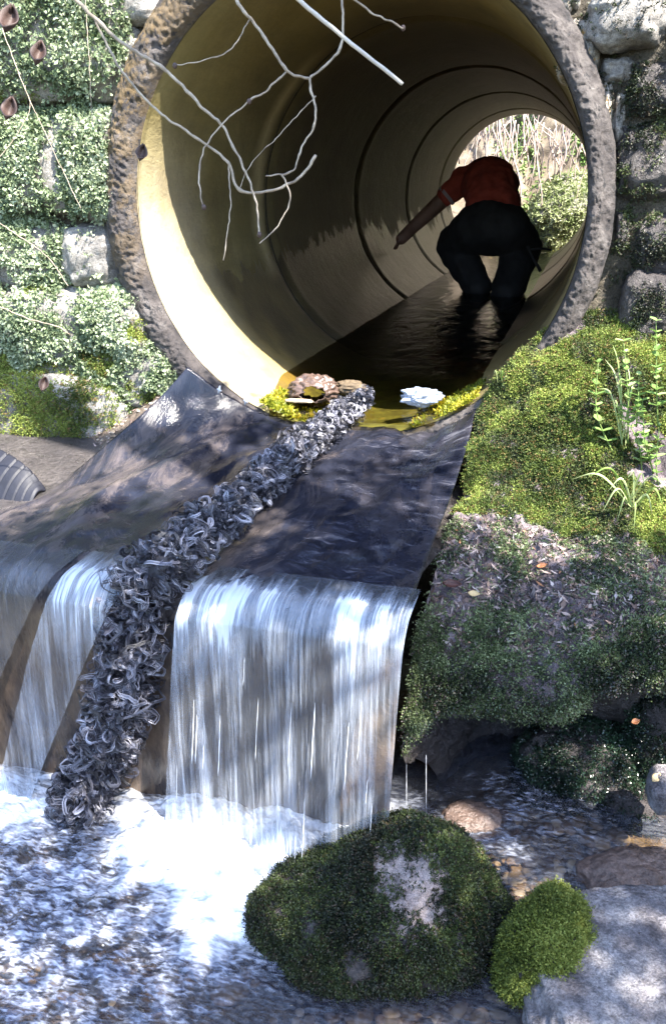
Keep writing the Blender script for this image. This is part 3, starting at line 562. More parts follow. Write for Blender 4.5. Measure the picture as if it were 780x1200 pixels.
struct(mesh_np('bank_moss', *V1[:2], M_moss, None, False, V1[2]), 'stuff', 'yellow green moss carpeting the bank right of the pipe mouth', 'moss')
struct(mesh_np('bank_moss', *V2[:2], M_moss2, None, False, V2[2]), 'stuff', 'deeper green moss between the yellow cushions of the bank', 'moss')
kB = (y <= -.50); low = np.clip((-.80-y+.10*n5)/.10, 0, 1); sel = kB & (r0 < .02+1.0*low*np.clip(.5+2.2*n5+1.2*n9, .08, 1)+.3*np.clip(n5*3, 0, 1)); V1 = shoots(P[sel], N[sel], .020, .004, 2, 5, spread=.7, droop=.6, lw=.007)
struct(mesh_np('ledge_moss', *V1[:2], M_greymoss, None, False, V1[2]), 'stuff', 'shaded grey green moss hanging over the undercut ledge', 'moss')

# rocks
M_slab = rock_mat('wet_grey_slab', [(.36, (.16, .145, .16)), (.5, (.40, .37, .39)), (.62, (.66, .62, .63))], 7, .6, 1., .04, 45, wet=.22, speck=((.09, .06, .05), .64))
M_patch = rock_mat('pale_boulder_stone', [(.25, (.16, .12, .12)), (.5, (.42, .34, .32)), (.75, (.66, .58, .54))], 14, .8, 1., .01, 90)
def rock(name, label, c, r, mat, seed, rot=0., amp=.16, s=1.7, power=2.4, nu=260, nv=160, cut=None, fine=.006, wedge=False):
    V, F = blob(c, r, nu, nv, amp, s, seed, power, 5, rot=rot); n = unit(V-np.array(c)); V = V+n*(.05*min(r)*fbm(V, 9, 4, seed+3))[..., None]; V = V+n*(fine*fbm(V, 22, 4, seed, True))[..., None]
    if wedge:
        q = (V-np.array(c)); xr = (q@Rt)/max(r); q[..., 2] = q[..., 2]*np.where(q[..., 2] > 0, np.clip(.80+.75*xr, .25, 1.04), .9)+.030*np.maximum(0, fbm(V, 11, 3, 8)); V = q+np.array(c)
    if cut is not None: V[..., 2] = np.where(V[..., 2] > cut, cut+(V[..., 2]-cut)*.25, V[..., 2])
    t = thing(name, label, 'rock', (c[0], c[1], c[2]-r[2])); mesh_np('stone', V, F, mat, t); return t, V, F
bc = np.array([.442, -1.368, .012])
bt, BV, BF = rock('mossy_boulder', 'large dark mossy boulder with a bare pale patch, standing in the pool', bc, (.280, .190, .236), M_patch, 5.2, rot=.25, amp=.20, power=2.25, wedge=True)
pc = CAM+ray(482, 1035)*1.60
def bmask(P, N):
    d = P-CAM; k = d@Hd; px = 390+FPX*(d@R2)/k; py = 600-FPX*(d@U2)/k; front_ = (N@unit(CAM-bc)) > 0
    e = ((px-478-(py-1035)*.35)/40)**2+((py-1040)/58)**2+.9*fbm(P, 22, 4, 2)
    return np.where(front_ & (e < .9), np.where(e > .35, .16, .03), np.clip(.62+1.7*fbm(P, 15, 3, 6), .06, 1))*(P[:, 2] > -.02)
FC = BV.reshape(-1, 3)[BF].mean(1); d_ = FC-CAM; k_ = d_@Hd; ex = 390+FPX*(d_@R2)/k_; ey = 600-FPX*(d_@U2)/k_; e_ = ((ex-478-(ey-1035)*.35)/52)**2+((ey-1040)/72)**2
bst = bt.children[0].data; bst.materials.append(M_darkrock); bst.polygons.foreach_set('material_index', ((e_ > 1)|((FC-bc)@unit(CAM-bc) < 0)).astype(np.int32))
P, N = sample(BV, BF, 80000, bmask); N = np.where(((P-bc)*N).sum(1)[:, None] < 0, -N, N)
g = 1.2*fbm(P, 6, 4, 9)+1.0*N[:, 2]+1.8*(P[:, 0]-bc[0])-.90+.25*rng.normal(size=len(P)); k = g > .12; V1 = shoots(P[k], N[k], .013, .0035, 2, 5, lw=.0055); mesh_np('green_moss', *V1[:2], M_moss2, bt, False, V1[2]); V1 = shoots(P[~k], N[~k], .014, .0035, 2, 5, lw=.0055); mesh_np('dark_moss', *V1[:2], M_darkmoss, bt, False, V1[2])
sc = atz(735, 1165, .02); st, SV, SF = rock('grey_rock', 'broad wet grey rock at lower right with a bright green moss cushion', (sc[0]+.06, sc[1]+.0, -.02), (.27, .24, .16), M_slab, 9.4, rot=.3, amp=.14, power=2.9, cut=.10, fine=.012)
cc = atz(648, 1082, .12); V, F = blob((cc[0], cc[1], .04), (.080, .115, .085), 90, 60, .42, 1.5, 6.3, 2.6, 4, rot=-.35); mb_ = mesh_np('moss_base', V, F, M_darkrock, st)
P, N = sample(V, F, 9000, lambda P, N: (P[:, 2] > .0)*1.); N = np.where(((P-np.array([cc[0], cc[1], .05]))*N).sum(1)[:, None] < 0, -N, N); V1 = shoots(P, N, .017, .0035, 3, 5, spread=.5, lw=.006)
M_cush = leaf_mat('fresh_moss', (.06, .085, .012), (.16, .20, .03), (.32, .36, .08), .7, .3); mesh_np('moss_cushion', *V1[:2], M_cush, mb_, False, V1[2])
q = atz(745, 1022, .05); M_brown = rock_mat('brown_wet_stone', [(.25, (.07, .045, .035)), (.5, (.17, .12, .10)), (.8, (.30, .24, .21))], 7, .5, .7, .01, wet=.2)
rock('brown_rock', 'flat reddish brown wet rock at the right edge behind the broad grey rock', (q[0]+.03, q[1]+.02, .0), (.17, .085, .065), M_brown, 14.2, rot=.3, amp=.15, power=2.6)
q = atz(560, 960, .02); rock('brown_rock', 'low tan stone awash in the shallow stream beside the mossy boulder', (q[0], q[1], -.0), (.10, .06, .045), M_brown, 24.2, rot=.1, amp=.2, power=2.4)
for (px, py, Y, r, lab, sd) in [(680, 915, -.82, (.17, .12, .13), 'dark wet moss covered rock filling the hollow under the ledge', 3.), (790, 880, -.78, (.12, .11, .15), 'dark mossy rock at the right edge under the ledge', 8.), (742, 960, -.90, (.10, .07, .06), 'small black wet rock at the water edge below the hollow', 13.)]:
    c = aty(px, py, Y); c[1] += .05; t, V, F = rock('mossy_rock', lab, c, r, M_darkrock, sd, amp=.2, power=2.5, nu=90, nv=60)
    P, N = sample(V, F, 16000 if r[0] > .1 else 3000, lambda P, N: np.clip(.5+1.8*fbm(P, 8, 3, 4), 0, 1)); N = np.where(((P-c)*N).sum(1)[:, None] < 0, -N, N); V1 = shoots(P, N, .014, .0035, 2, 4, lw=.006); mesh_np('moss', *V1[:2], M_wetmoss, t, False, V1[2])
q = aty(778, 925, -.98); rock('grey_stone', 'small bluish grey stone poking in at the right edge above the water', q, (.04, .06, .05), M_slab, 33., amp=.2, nu=50, nv=30)

# ------------------------------------------------------------ frayed rope
def rope_mat():
    b = NB('frayed_rope_fibre'); a = b.att(); c = b.ramp(a[0], [(0, (.015, .015, .022)), (.4, (.06, .06, .08)), (.75, (.22, .22, .28)), (1, (.55, .55, .64))])
    f = b.noise(1, 3, .6, b.P((400, 3, 1), uv=True)); c = b.mix(.7, c, b.ramp(f, [(.35, .25), (.6, 1.2)]), 'MULTIPLY')
    return b.end(b.bsdf(Base_Color=c, Roughness=.4, Specular_IOR_Level=.6, Normal=b.bump(f, .6, .003)))
rp = [(432, 466, .10, .874), (410, 478, None, .83), (372, 512, None, .80), (325, 552, None, .79), (270, 600, None, .78), (225, 636, None, .77), (190, 665, None, .755)]
path = [atz(a, c, z) for a, c, y, z in rp]; path += [aty(170, 705, -1.15), aty(157, 760, -1.19), aty(146, 815, -1.21), aty(126, 870, -1.22), (aty(108, 920, -1.23)), aty(92, 952, -1.25)]
PR = catmull(np.array(path), 200); rad = np.interp(np.linspace(0, 1, 200), [0, .15, .4, .55, .75, 1], [.042, .055, .062, .085, .088, .075])
rope = thing('frayed_rope', 'thick frayed grey rope of curled plastic fibre lying over the sheet into the pool', 'rope', PR[100])
mesh_np('rope_core', *tube(PR, rad*.40, 14), plain('rope_core', (.03, .03, .04), .5, .4, 60, 1.), rope)
M_rope = rope_mat()
def tuft(c, T, r):
    Vs = []; Us = []; As = []
    for k in range(64):
        a = unit(rng.normal(size=3)); out = unit(a-T*(a@T)*.6); S0 = c+out*r*(.15+.6*rng.random()); e1 = unit(np.cross(out, rng.normal(size=3))); e2 = unit(np.cross(out, e1)); ph = rng.random()*6.28
        R0 = r*(.07+.26*rng.random()**1.3); turns = .35+.75*rng.random(); m = 11; s = np.linspace(0, 1, m); ang = ph+s*turns*2*pi; rr = R0*(1-.4*s)
        C0 = S0+out*(r*.35*np.sin(s*pi))[:, None]+(e1*np.cos(ang)[:, None]*(1+.8*rng.random())+e2*(np.sin(ang))[:, None]*(.3+.6*rng.random())+out*np.sin(ang+1)[:, None]*.5)*rr[:, None]
        C0 = C0+r*.10*np.stack([noise(C0*45+3), noise(C0*45+31), noise(C0*45+77)], -1); tone = rng.random()
        tg = unit(np.gradient(C0, axis=0)); sd = unit(np.cross(tg, out+.5*rng.normal(size=3))); th_ = np.cross(tg, sd); tap = np.clip(np.minimum(s, 1-s)*5, .25, 1)[:, None]
        for q in range(3):
            w = .0008+.0009*rng.random(); C = C0+(sd*(q-1)*.0028+th_*rng.normal()*.0014)*(.6+.9*rng.random())
            L = C+sd*w*tap; Mx = C+th_*w*tap*.8; Rr = C-sd*w*tap; V = np.stack([L, Mx, Rr], 1); Vs.append((V, grid_faces(m, 3)))
            Us.append(np.stack([np.tile([0, .5*w*2, w*2], m), np.repeat(s, 3)*.1], -1)); As.append(np.tile([np.clip(tone+.15*rng.normal(), 0, 1), 0, 0], (3*m, 1)))
    V, F = join(Vs); return V, F, np.concatenate(Us), np.concatenate(As)
T_ = unit(np.gradient(PR, axis=0)); cum = np.concatenate([[0], np.cumsum(np.linalg.norm(np.diff(PR, axis=0), axis=1))]); nt_ = 98
for i in range(nt_):
    s = (i+.5)/nt_*cum[-1]; j = min(199, int(np.searchsorted(cum, s))); r = rad[j]; side = unit(np.cross(T_[j], rng.normal(size=3))); 
    if side[2]*.6-side[1]*.6 < -.25: side = -side
    c = PR[j]+side*r*.45*rng.random(); V, F, U, A = tuft(c, T_[j], r*(.85+.3*rng.random())); mesh_np('fibre_tuft', V, F, M_rope, rope, att=A, uv=U)

# ------------------------------------------------------------ bits at the pipe mouth
def crumple(name, label, cat, c, r, mat, seed, hollow=True, rot=0.):
    u = np.linspace(0, 2*pi, 90, endpoint=False); v = np.linspace(0, 1, 34); U, Vv = np.meshgrid(u, v)
    rr = .35+.65*np.sin(Vv*pi*.80+.25); y = (Vv-.5)*1.7
    D = np.stack([rr*np.cos(U), y, rr*np.sin(U)], -1); f = fbm(D, 2.2, 2, seed, True)*.55+fbm(D, 5, 2, seed, True)*.25; D[..., 0] *= 1+f; D[..., 2] *= 1+f
    D = D*np.array(r); ca, sa = cos(rot), sin(rot); D = np.stack([D[..., 0]*ca-D[..., 1]*sa, D[..., 0]*sa+D[..., 1]*ca, D[..., 2]], -1)
    o = mesh_np(name, D+np.array(c), grid_faces(34, 90, True), mat, smooth=False); s = o.modifiers.new('s', 'SOLIDIFY'); s.thickness = .002; tag(o, label, cat)
c = atz(366, 452, .89); crumple('plastic_wrap', 'brown crumpled plastic wrap with a dark hollow, left of the rope end', 'plastic wrap', (c[0], c[1]+.01, .868), (.060, .06, .040), NB('x').end(NB('y').bsdf()) if False else plain('brown_film', (.12, .08, .065), .3, .6, 40, .6), 3., rot=.25)
c = atz(492, 465, .87); b = NB('clear_film'); M_film = b.end(b.bsdf(Base_Color=rgba((.30, .35, .45)), Roughness=.10, Alpha=.8, Specular_IOR_Level=.9, Normal=b.bump(b.noise(40, 3, .6), .8, .01)))
V, F = blob((c[0], c[1], .868), (.072, .034, .032), 80, 40, .75, 1.5, 8.3, 2, 4, rot=.15); tag(mesh_np('plastic_film', V, F, M_film, smooth=False), 'shiny pale blue crumpled plastic film, right of the rope end', 'plastic film')
c = atz(347, 468, .85); V, F = blob((c[0]+.01, c[1], .845), (.055, .012, .007), 30, 12, .2, 2, 3, 3); tag(mesh_np('wood_chip', V, F, plain('pale_wood', (.5, .38, .26), .7, .3, 60)), 'pale splinter of wood lying beside the rope at the pipe mouth', 'wood chip')
c = atz(408, 448, .9); tag(mesh_np('leaf_litter', *blob((c[0], c[1]+.03, .872), (.05, .03, .022), 60, 30, .5, 2.5, 5, 2, 4, True), plain('dead_leaves', (.12, .085, .05), .8, .6, 50, 1.), None), 'small brown clump of rotting leaves behind the rope end', 'leaf clump')
# wet algae tufts in the shallow water at the left of the mouth
M_alg = leaf_mat('algae', (.10, .13, .01), (.26, .28, .02), (.42, .34, .03), .5, .3)
n = 2600; Xa = np.stack([-.34+.24*rng.random(n), -.02+.22*rng.random(n), 0*np.ones(n)], -1); Xa[:, 2] = CZ-np.sqrt(.75**2-Xa[:, 0]**2)+.025; Xa2 = np.stack([.22+.22*rng.random(n), -.02+.3*rng.random(n), np.zeros(n)], -1); Xa2[:, 2] = CZ-np.sqrt(.75**2-Xa2[:, 0]**2)+.015
Xa = np.concatenate([Xa, Xa2]); k = fbm(Xa, 12, 3, 2) > -.1; Xa = Xa[k]; V1 = leaves(Xa, np.tile([0, -.3, 1.], (len(Xa), 1)), .014, .006, 2, 1.2); struct(mesh_np('algae', *V1[:2], M_alg, None, False, V1[2]), 'stuff', 'yellow green algae growing in the shallow water of the pipe mouth', 'algae')
# two pale clips at the sheet's left corner
for (px, py, lab) in ((257, 457, 'small white clip on the raised corner of the rubber sheet, the higher of two'), (288, 470, 'small white clip on the raised corner of the rubber sheet, the lower of two')):
    c = aty(px, py, -.10); d1 = unit(np.array([.3, -.2, .9])); d2 = unit(np.array([.9, -.2, -.3])); V, F = join([fixquads(*tube([c-d1*.017, c, c+d1*.017], [.003, .005, .003], 7)), fixquads(*tube([c-d2*.010, c, c+d2*.010], [.002, .004, .002], 7))])
    tag(mesh_np('plastic_clip', V, F, plain('white_plastic', (.75, .75, .78), .4, .1)), lab, 'clip', 'white clips')
# ridged rubber strip at the left edge
def strip():
    a = [aty(*q) for q in ((-70, 500, -.54), (-5, 524, -.58), (30, 545, -.61), (54, 572, -.62))]; b_ = [aty(*q) for q in ((-120, 592, -.70), (-50, 608, -.73), (-5, 612, -.73), (34, 598, -.70))]
    A_, B_ = catmull(np.array(a), 120), catmull(np.array(b_), 120); t = np.linspace(0, 1, 24); G = A_[:, None]*(1-t)[None, :, None]+B_[:, None]*t[None, :, None]
    G[..., 2] += .03*np.sin(t*pi)[None]; w = np.linspace(0, 1, 120)*9; G[..., 2] += -.007*(np.abs((w % 1)-.5) > .42)[:, None]; return G
G = strip(); o = mesh_np('rubber_strip', G, grid_faces(120, 24), plain('ridged_rubber', (.008, .009, .017), .6, .4, 30, .4)); s = o.modifiers.new('s', 'SOLIDIFY'); s.thickness = .012; tag(o, 'curved ridged dark blue rubber strip lying on earth at the left edge', 'rubber strip')

# ------------------------------------------------------------ plants, leaves, twigs
M_plant = leaf_mat('leafy_plant', (.11, .20, .045), (.24, .38, .11), (.42, .53, .24), .5, .35); M_stem = plain('green_stem', (.14, .2, .05), .6); M_grass = leaf_mat('grass_blade', (.10, .18, .03), (.22, .34, .07), (.48, .55, .26), .5, .35)
def plant(base, tip, label, nl=9, L=.032):
    t = thing('leafy_plant', label, 'plant', base, 'leafy plants on the right bank'); b0, t0 = np.array(base), np.array(tip); mid = (b0+t0)/2+np.array([rng.normal()*.015, -.02, 0]); s = catmull(np.array([b0, mid, t0]), 20)
    mesh_np('stem', *fixquads(*tube(s, np.linspace(.0028, .0012, 20), 6)), M_stem, t); Vs = []; As = []
    for i in range(nl):
        k = .25+.75*i/(nl-1); p = s[int(k*19)]; a = i*2.4+rng.random()
        for sg in (0, pi):
            d = unit(np.array([cos(a+sg), sin(a+sg), .35+.4*rng.random()])); l = L*(1.1-.45*k)*(.8+.4*rng.random()); q = unit(np.cross(d, [0, 0, 1])); w = l*.36; u_ = np.cross(q, d)
            G = np.array([[p+d*l*tt+q*w*ww*math.sin(pi*min(.97, .08+tt*.9))**.7+u_*(abs(ww)*.12*l-.15*l*tt*tt) for ww in (-1, -.5, 0, .5, 1)] for tt in np.linspace(0, 1, 6)]); Vs.append((G, grid_faces(6, 5))); As.append(np.tile([rng.random(), .3+.4*rng.random(), .5], (30, 1)))
    V, F = join(Vs); mesh_np('leaves', V, F, M_plant, t, att=np.concatenate(As))
spots = [((722, 540), (700, 425), 'slender leafy plant, leftmost of the tall sprigs on the right bank', 9), ((735, 520), (730, 400), 'upright leafy sprig rising from the moss just right of the leftmost sprig', 10), ((770, 500), (768, 376), 'tallest leafy sprig, reaching up at the right edge above the bank', 11), ((752, 560), (712, 462), 'low leafy sprig leaning left over the yellow moss', 8), ((765, 555), (752, 470), 'bushy leafy sprig growing beside the grass blades', 9), ((775, 590), (772, 500), 'short leafy sprig at the right edge beside the grass', 8), ((790, 520), (795, 440), 'leafy sprig half cut off by the right edge', 9), ((745, 500), (748, 440), 'small leafy sprig in the middle of the plant clump', 8)]
for (a, c, lab, nl) in spots: bz = aty(*a, -.30); plant(bz, aty(*c, -.30), lab, nl)
def grass(base, tips, label, w=.003):
    t = thing('grass_tuft', label, 'grass', base, 'grass tufts on the right bank'); Vs = []; As = []
    for tip in tips:
        b0 = np.array(base)+rng.normal(size=3)*.006; mid = b0*.45+np.array(tip)*.55+np.array([0, -.02, .05+.02*rng.random()]); s = catmull(np.array([b0, mid, np.array(tip)]), 16); tg = unit(np.gradient(s, axis=0)); sd = unit(np.cross(tg, unit(CAM-b0)+.4*rng.normal(size=3))); ww = (w*np.sin(np.linspace(.5, pi-.02, 16)))[:, None]
        V = np.stack([s-sd*ww, s+np.cross(sd, tg)*ww*.4, s+sd*ww], 1); Vs.append((V, grid_faces(16, 3))); As.append(np.tile([rng.random(), .5+.5*rng.random(), .5], (48, 1)))
    V, F = join(Vs); mesh_np('blades', V, F, M_grass, t, att=np.concatenate(As))
grass(aty(738, 592, -.44), [aty(x, y_, -.50) for x, y_ in ((668, 562), (690, 558), (705, 600), (722, 612), (742, 622), (764, 604), (780, 575), (755, 570), (735, 560), (712, 575), (776, 592))], 'arching pale grass tuft growing out of the moss at the right')
grass(aty(728, 520, -.28), [aty(x, y_, -.30) for x, y_ in ((708, 420), (716, 400), (722, 440), (735, 430), (712, 470), (742, 450), (700, 455))], 'upright thin grass standing among the leafy sprigs', .0022)
grass(aty(584, 470, -.06), [aty(x, y_, -.08) for x, y_ in ((576, 445), (590, 440), (598, 452), (580, 490), (602, 462))], 'tiny grass tuft on the bank beside the pipe rim', .002)
def litter(P, N, n, L, name, label, mat):
    i = rng.choice(len(P), n); P = P[i]+N[i]*.004; N = N[i]; d = unit(rng.normal(size=(n, 3))); d = unit(d-N*(d*N).sum(1)[:, None]+N*.25*rng.normal(size=(n, 1))); q = np.cross(N, d); l = L*(.4+rng.random((n, 1))**2*1.3); w = l*(.12+.35*rng.random((n, 1))**2)
    V = np.stack([P-d*l*.5, P+q*w*.5+N*.002, P+d*l*.5+N*l*.15, P-q*w*.5], 1).reshape(-1, 3); A = np.repeat(np.stack([rng.random(n), rng.random(n), 0*np.ones(n)], -1), 4, 0); struct(mesh_np(name, V, np.arange(4*n).reshape(-1, 4), mat, None, False, A), 'stuff', label, 'litter')
b = NB('litter'); a = b.att(); M_lit = b.end(b.bsdf(Base_Color=b.ramp(a[0], [(0, (.03, .02, .018)), (.4, (.12, .075, .06)), (.7, (.26, .2, .18)), (.93, (.42, .36, .34)), (1, (.3, .13, .05))]), Roughness=.6))
Pl, Nl = sample(bankV, bankF[70*169:125*169], 30000); Nl = np.where(Nl[:, 2:3] < 0, -Nl, Nl); litter(Pl, Nl, 5200, .022, 'ground_litter', 'dry bits of leaf and stem lying on the ledge', M_lit)
Pl, Nl = sample(earthG, grid_faces(110, 160), 20000); Nl = np.where(Nl[:, 2:3] < 0, -Nl, Nl); litter(Pl, Nl, 3200, .024, 'ground_litter', 'dry bits of leaf and gravel lying on the earth left of the sheet', M_lit)
def fallen_leaf(name, label, c, L, wd, mat, yaw, n_=(0, -.4, 1), curl=.25):
    n_ = unit(np.array(n_, float)); d = unit(np.array([cos(yaw), sin(yaw), 0])-n_*(np.array([cos(yaw), sin(yaw), 0])@n_)); q = np.cross(n_, d)
    G = np.array([[np.array(c)+d*L*(tt-.5)+q*wd*ww*math.sin(pi*min(.98, .04+tt*.95))+n_*(curl*L*(ww*ww*.5+(tt-.5)**2)) for ww in np.linspace(-1, 1, 7)] for tt in np.linspace(0, 1, 12)]); G = G+n_*(.003*noise(G*60))[..., None]
    o = mesh_np(name, G, grid_faces(12, 7), mat); s = o.modifiers.new('s', 'SOLIDIFY'); s.thickness = .0012; return tag(o, label, 'leaf')
M_yl = plain('yellow_leaf', (.62, .45, .22), .5, .3, 60); M_ol = plain('orange_leaf', (.42, .16, .06), .5, .4, 60); M_bl = plain('brown_leaf', (.07, .04, .032), .6, .5, 60)
def onbank(px, py):
    d = BVf-CAM; k = d@Hd; u_ = 390+FPX*(d@R2)/k; v_ = 600-FPX*(d@U2)/k; e = (u_-px)**2+(v_-py)**2; i = np.argsort(e)[:12]; j = i[np.argmin(k[i])]; return BVf[j]+np.array([0, -.012, .012])
BVf = bankV.reshape(-1, 3)
fallen_leaf('fallen_leaf', 'small yellow fallen leaf on the ledge right of the sheet', onbank(555, 697), .032, .011, M_yl, .0)
fallen_leaf('fallen_leaf', 'dark red brown fallen leaf beside the yellow one on the ledge', onbank(532, 685), .05, .014, plain('red_brown_leaf', (.08, .025, .015), .5, .4, 60), .1)
fallen_leaf('fallen_leaf', 'rusty leaf on the ledge below the yellow moss', onbank(632, 662), .03, .009, M_ol, .5)
fallen_leaf('fallen_leaf', 'orange fallen leaf on the dark rocks at the right edge under the ledge', aty(744, 846, -.93), .022, .008, M_ol, .5)
fallen_leaf('fallen_leaf', 'yellow fallen leaf among the dark moss above the small bluish stone', aty(768, 912, -1.0), .03, .01, M_yl, 1.)
b = NB('twig_bark'); c = b.ramp(b.noise(40, 5, .7), [(.3, (.13, .095, .065)), (.7, (.42, .35, .26))]); M_twig = b.end(b.bsdf(Base_Color=c, Roughness=.6, Normal=b.bump(b.noise(120, 4), .6, .002)))
M_pale = plain('pale_stick', (.50, .45, .38), .5, .25, 40)
def twigpart(par, pts, k, r0, r1, name='twig', mat=None, kink=1.):
    P = catmull(np.array([atd(x, y_, k+dk) for x, y_, dk in [(p[0], p[1], p[2] if len(p) > 2 else 0) for p in pts]]), 14*len(pts)); n = len(P); P = P+.0012*np.stack([noise(P*30+9), noise(P*30+40), noise(P*30+70)], -1)
    P = P+kink*.0022*np.stack([noise(P*75+9), noise(P*75+40), noise(P*75+70)], -1); rr = .64*np.linspace(r0, r1, n)*(1+.6*kink*np.maximum(0, noise(P*90))); return mesh_np(name, *fixquads(*tube(P, rr, 7, wob=.1)), mat or M_twig, par)
br = thing('bare_branch', 'thin bare grey branch crossing the upper left of the pipe mouth, with a curved end', 'branch', atd(60, -30, 1.32))
twigpart(br, [(60, -30), (137, 45), (193, 82), (240, 128), (262, 150), (285, 195), (300, 235), (304, 274)], 1.32, .0048, .0022)
twigpart(br, [(110, 20), (140, 78), (185, 130), (235, 165), (268, 190), (280, 222), (315, 224), (350, 208), (370, 182)], 1.34, .0030, .0038)
twigpart(br, [(268, 190), (270, 230), (268, 262), (262, 305)], 1.36, .0018, .0012)
br2 = thing('bare_branch', 'forked bare branch hanging from the top in front of the pipe, ending in small twigs', 'branch', atd(270, -60, 1.25))
twigpart(br2, [(262, -60), (278, 0), (300, 30), (335, 80), (362, 93)], 1.25, .0042, .0030)
twigpart(br2, [(362, 93), (370, 128), (368, 145), (352, 175), (345, 198), (330, 203), (311, 205)], 1.25, .0028, .0018)
twigpart(br2, [(330, 203), (340, 232), (325, 265), (304, 286)], 1.25, .0022, .0014)
twigpart(br2, [(335, 82), (320, 100), (290, 120), (262, 145), (240, 175), (233, 215), (238, 240)], 1.26, .0024, .0018)
twigpart(br2, [(362, 93), (390, 68), (402, 40), (396, -40)], 1.25, .0026, .0030)
twigpart(br2, [(292, 22), (276, 50), (255, 66), (205, 77)], 1.27, .0018, .0012)
twigpart(br2, [(404, -8), (440, 17), (472, 33)], 1.24, .0024, .0018)
twigpart(br2, [(370, 112), (330, 155), (295, 190), (280, 222)], 1.33, .0014, .001)
for (x, y_) in ((205, 77), (239, 243), (292, 119), (472, 33), (304, 275)): c = atd(x, y_, 1.26); mesh_np('bud', *blob(c, (.0038, .0035, .0045), 12, 8, .3, 2, x), M_bl, br2)
tag(twigpart(None, [(318, -26), (350, 0), (410, 50), (471, 99)], 1.0, .0046, .0036, 'straight_stick', M_pale, .15), 'straight pale stick poking down from the top in front of the pipe', 'stick')
sp = [((-5, 10), (28, 100), (60, 170), (95, 245), 1.9, .0016), ((-10, 255), (20, 275), (55, 300), (80, 335), 2.1, .002), ((100, -10), (104, 60), (108, 137), (109, 138), 2.3, .0014), ((-10, 355), (30, 372), (70, 384), (82, 392), 2.2, .0028), ((-5, 190), (15, 165), (35, 130), (30, 100), 2., .0014)]
labs = ['long thin creeper stem slanting down across the upper left mossy stones', 'dry stalk lying across the left stones near the dark gap', 'thin stem hanging straight down over the top left stones', 'brown twig lying on the lower left moss', 'faint bent stalk at the far left edge of the wall']
for (a, b1, c1, d1, k, r), lab in zip(sp, labs): tag(twigpart(None, [a, b1, c1, d1], k, r, r*.7, 'dry_stem'), lab, 'stem', 'dry stems over the left wall')
for (x, y_, k, L, lab) in [(166, 183, 1.33, .030, 'small curled dead leaf hanging at the pipe rim from the thin branch'), (12, 30, .8, .030, 'dark dead leaf hanging in the top left corner'), (46, 68, .85, .026, 'brown dead leaf hanging below the one in the top left corner'), (12, 133, .85, .026, 'brown dead leaf hanging at the left edge, lowest of three'), (52, 452, 2.1, .04, 'pinkish brown dead leaf on the lower left moss')]:
    c = atd(x, y_, k); fallen_leaf('dead_leaf', lab, c, L, L*.33, M_bl, -1.2, -Hd+np.array([.3, 0, .3]), .6)

# ------------------------------------------------------------ person in the pipe
def capsule(p, q, r0, r1):
    p, q = np.array(p, float), np.array(q, float); L = np.linalg.norm(q-p)+1e-6; d = (q-p)/L; A_ = []; R_ = []
    for t in np.linspace(-pi/2, 0, 7): A_.append(p+d*r0*math.sin(t)); R_.append(max(r0*math.cos(t), 1e-4))
    for t in np.linspace(0, pi/2, 7): A_.append(q+d*r1*math.sin(t)); R_.append(max(r1*math.cos(t), 1e-4))
    n = 16; ref = np.array([0, 0, 1.]) if abs(d[2]) < .9 else np.array([1., 0, 0]); e1 = unit(np.cross(d, ref)); e2 = np.cross(d, e1); th = np.linspace(0, 2*pi, n, endpoint=False)
    V = np.array(A_)[:, None]+np.array(R_)[:, None, None]*(e1*np.cos(th)[:, None]+e2*np.sin(th)[:, None])[None]; return V[:, ::-1], grid_faces(len(A_), n, True)
def skin_obj(name, nodes, edges, mat, parent, sub=2, vox=.012, smooth=6, folds=0.):
    """one continuous surface: tapered limbs along the edges, fused and smoothed"""
    R1 = lambda k: (nodes[k][1] if not isinstance(nodes[k][1], tuple) else sum(nodes[k][1])/2)
    V, F = join([capsule(nodes[i][0], nodes[j][0], R1(i), R1(j)) for i, j in edges]); o = mesh_np(name, V, F, mat, parent)
    m = o.modifiers.new('fuse', 'REMESH'); m.mode = 'VOXEL'; m.voxel_size = vox; m.use_smooth_shade = True
    q = o.modifiers.new('relax', 'SMOOTH'); q.factor = .5; q.iterations = smooth
    if folds:
        tx = bpy.data.textures.new(name+'_folds', 'CLOUDS'); tx.noise_scale = .09; tx.noise_depth = 1; d = o.modifiers.new('folds', 'DISPLACE'); d.texture = tx; d.strength = folds; d.mid_level = .5
    return o
M_skin = plain('skin', (.20, .11, .08), .6, .2); M_shirt = plain('orange_shirt', (.34, .05, .03), .9, .5, 9, 1.); M_trous = plain('black_trousers', (.009, .008, .010), .8, .4, 14, .6); M_hair = plain('dark_hair', (.03, .02, .015), .6, .4, 60, .8); M_trim = plain('white_trim', (.3, .25, .28), .8, .1)
Y0 = 3.25
def pp(x, y_, Y): return tuple(float(v) for v in aty(x, y_, Y))
person = thing('person', 'person in orange red T-shirt and black trousers bending over inside the pipe', 'person', (aty(585, 345, Y0)[0], Y0, .80))
hip = pp(573, 262, Y0); hl = pp(556, 268, Y0+.02); hr = pp(594, 268, Y0); kl = pp(532, 288, Y0+.20); kr = pp(612, 290, Y0+.16); al = pp(560, 330, Y0-.02); ar = pp(595, 338, Y0-.12)
al = (al[0], al[1], .90); ar = (ar[0], ar[1], .90); fl = (al[0]-.02, al[1]+.03, .80); frr = (ar[0]+.02, ar[1]+.03, .80); tl = (fl[0]-.03, fl[1]+.18, .79); tr_ = (frr[0]+.03, frr[1]+.18, .79)
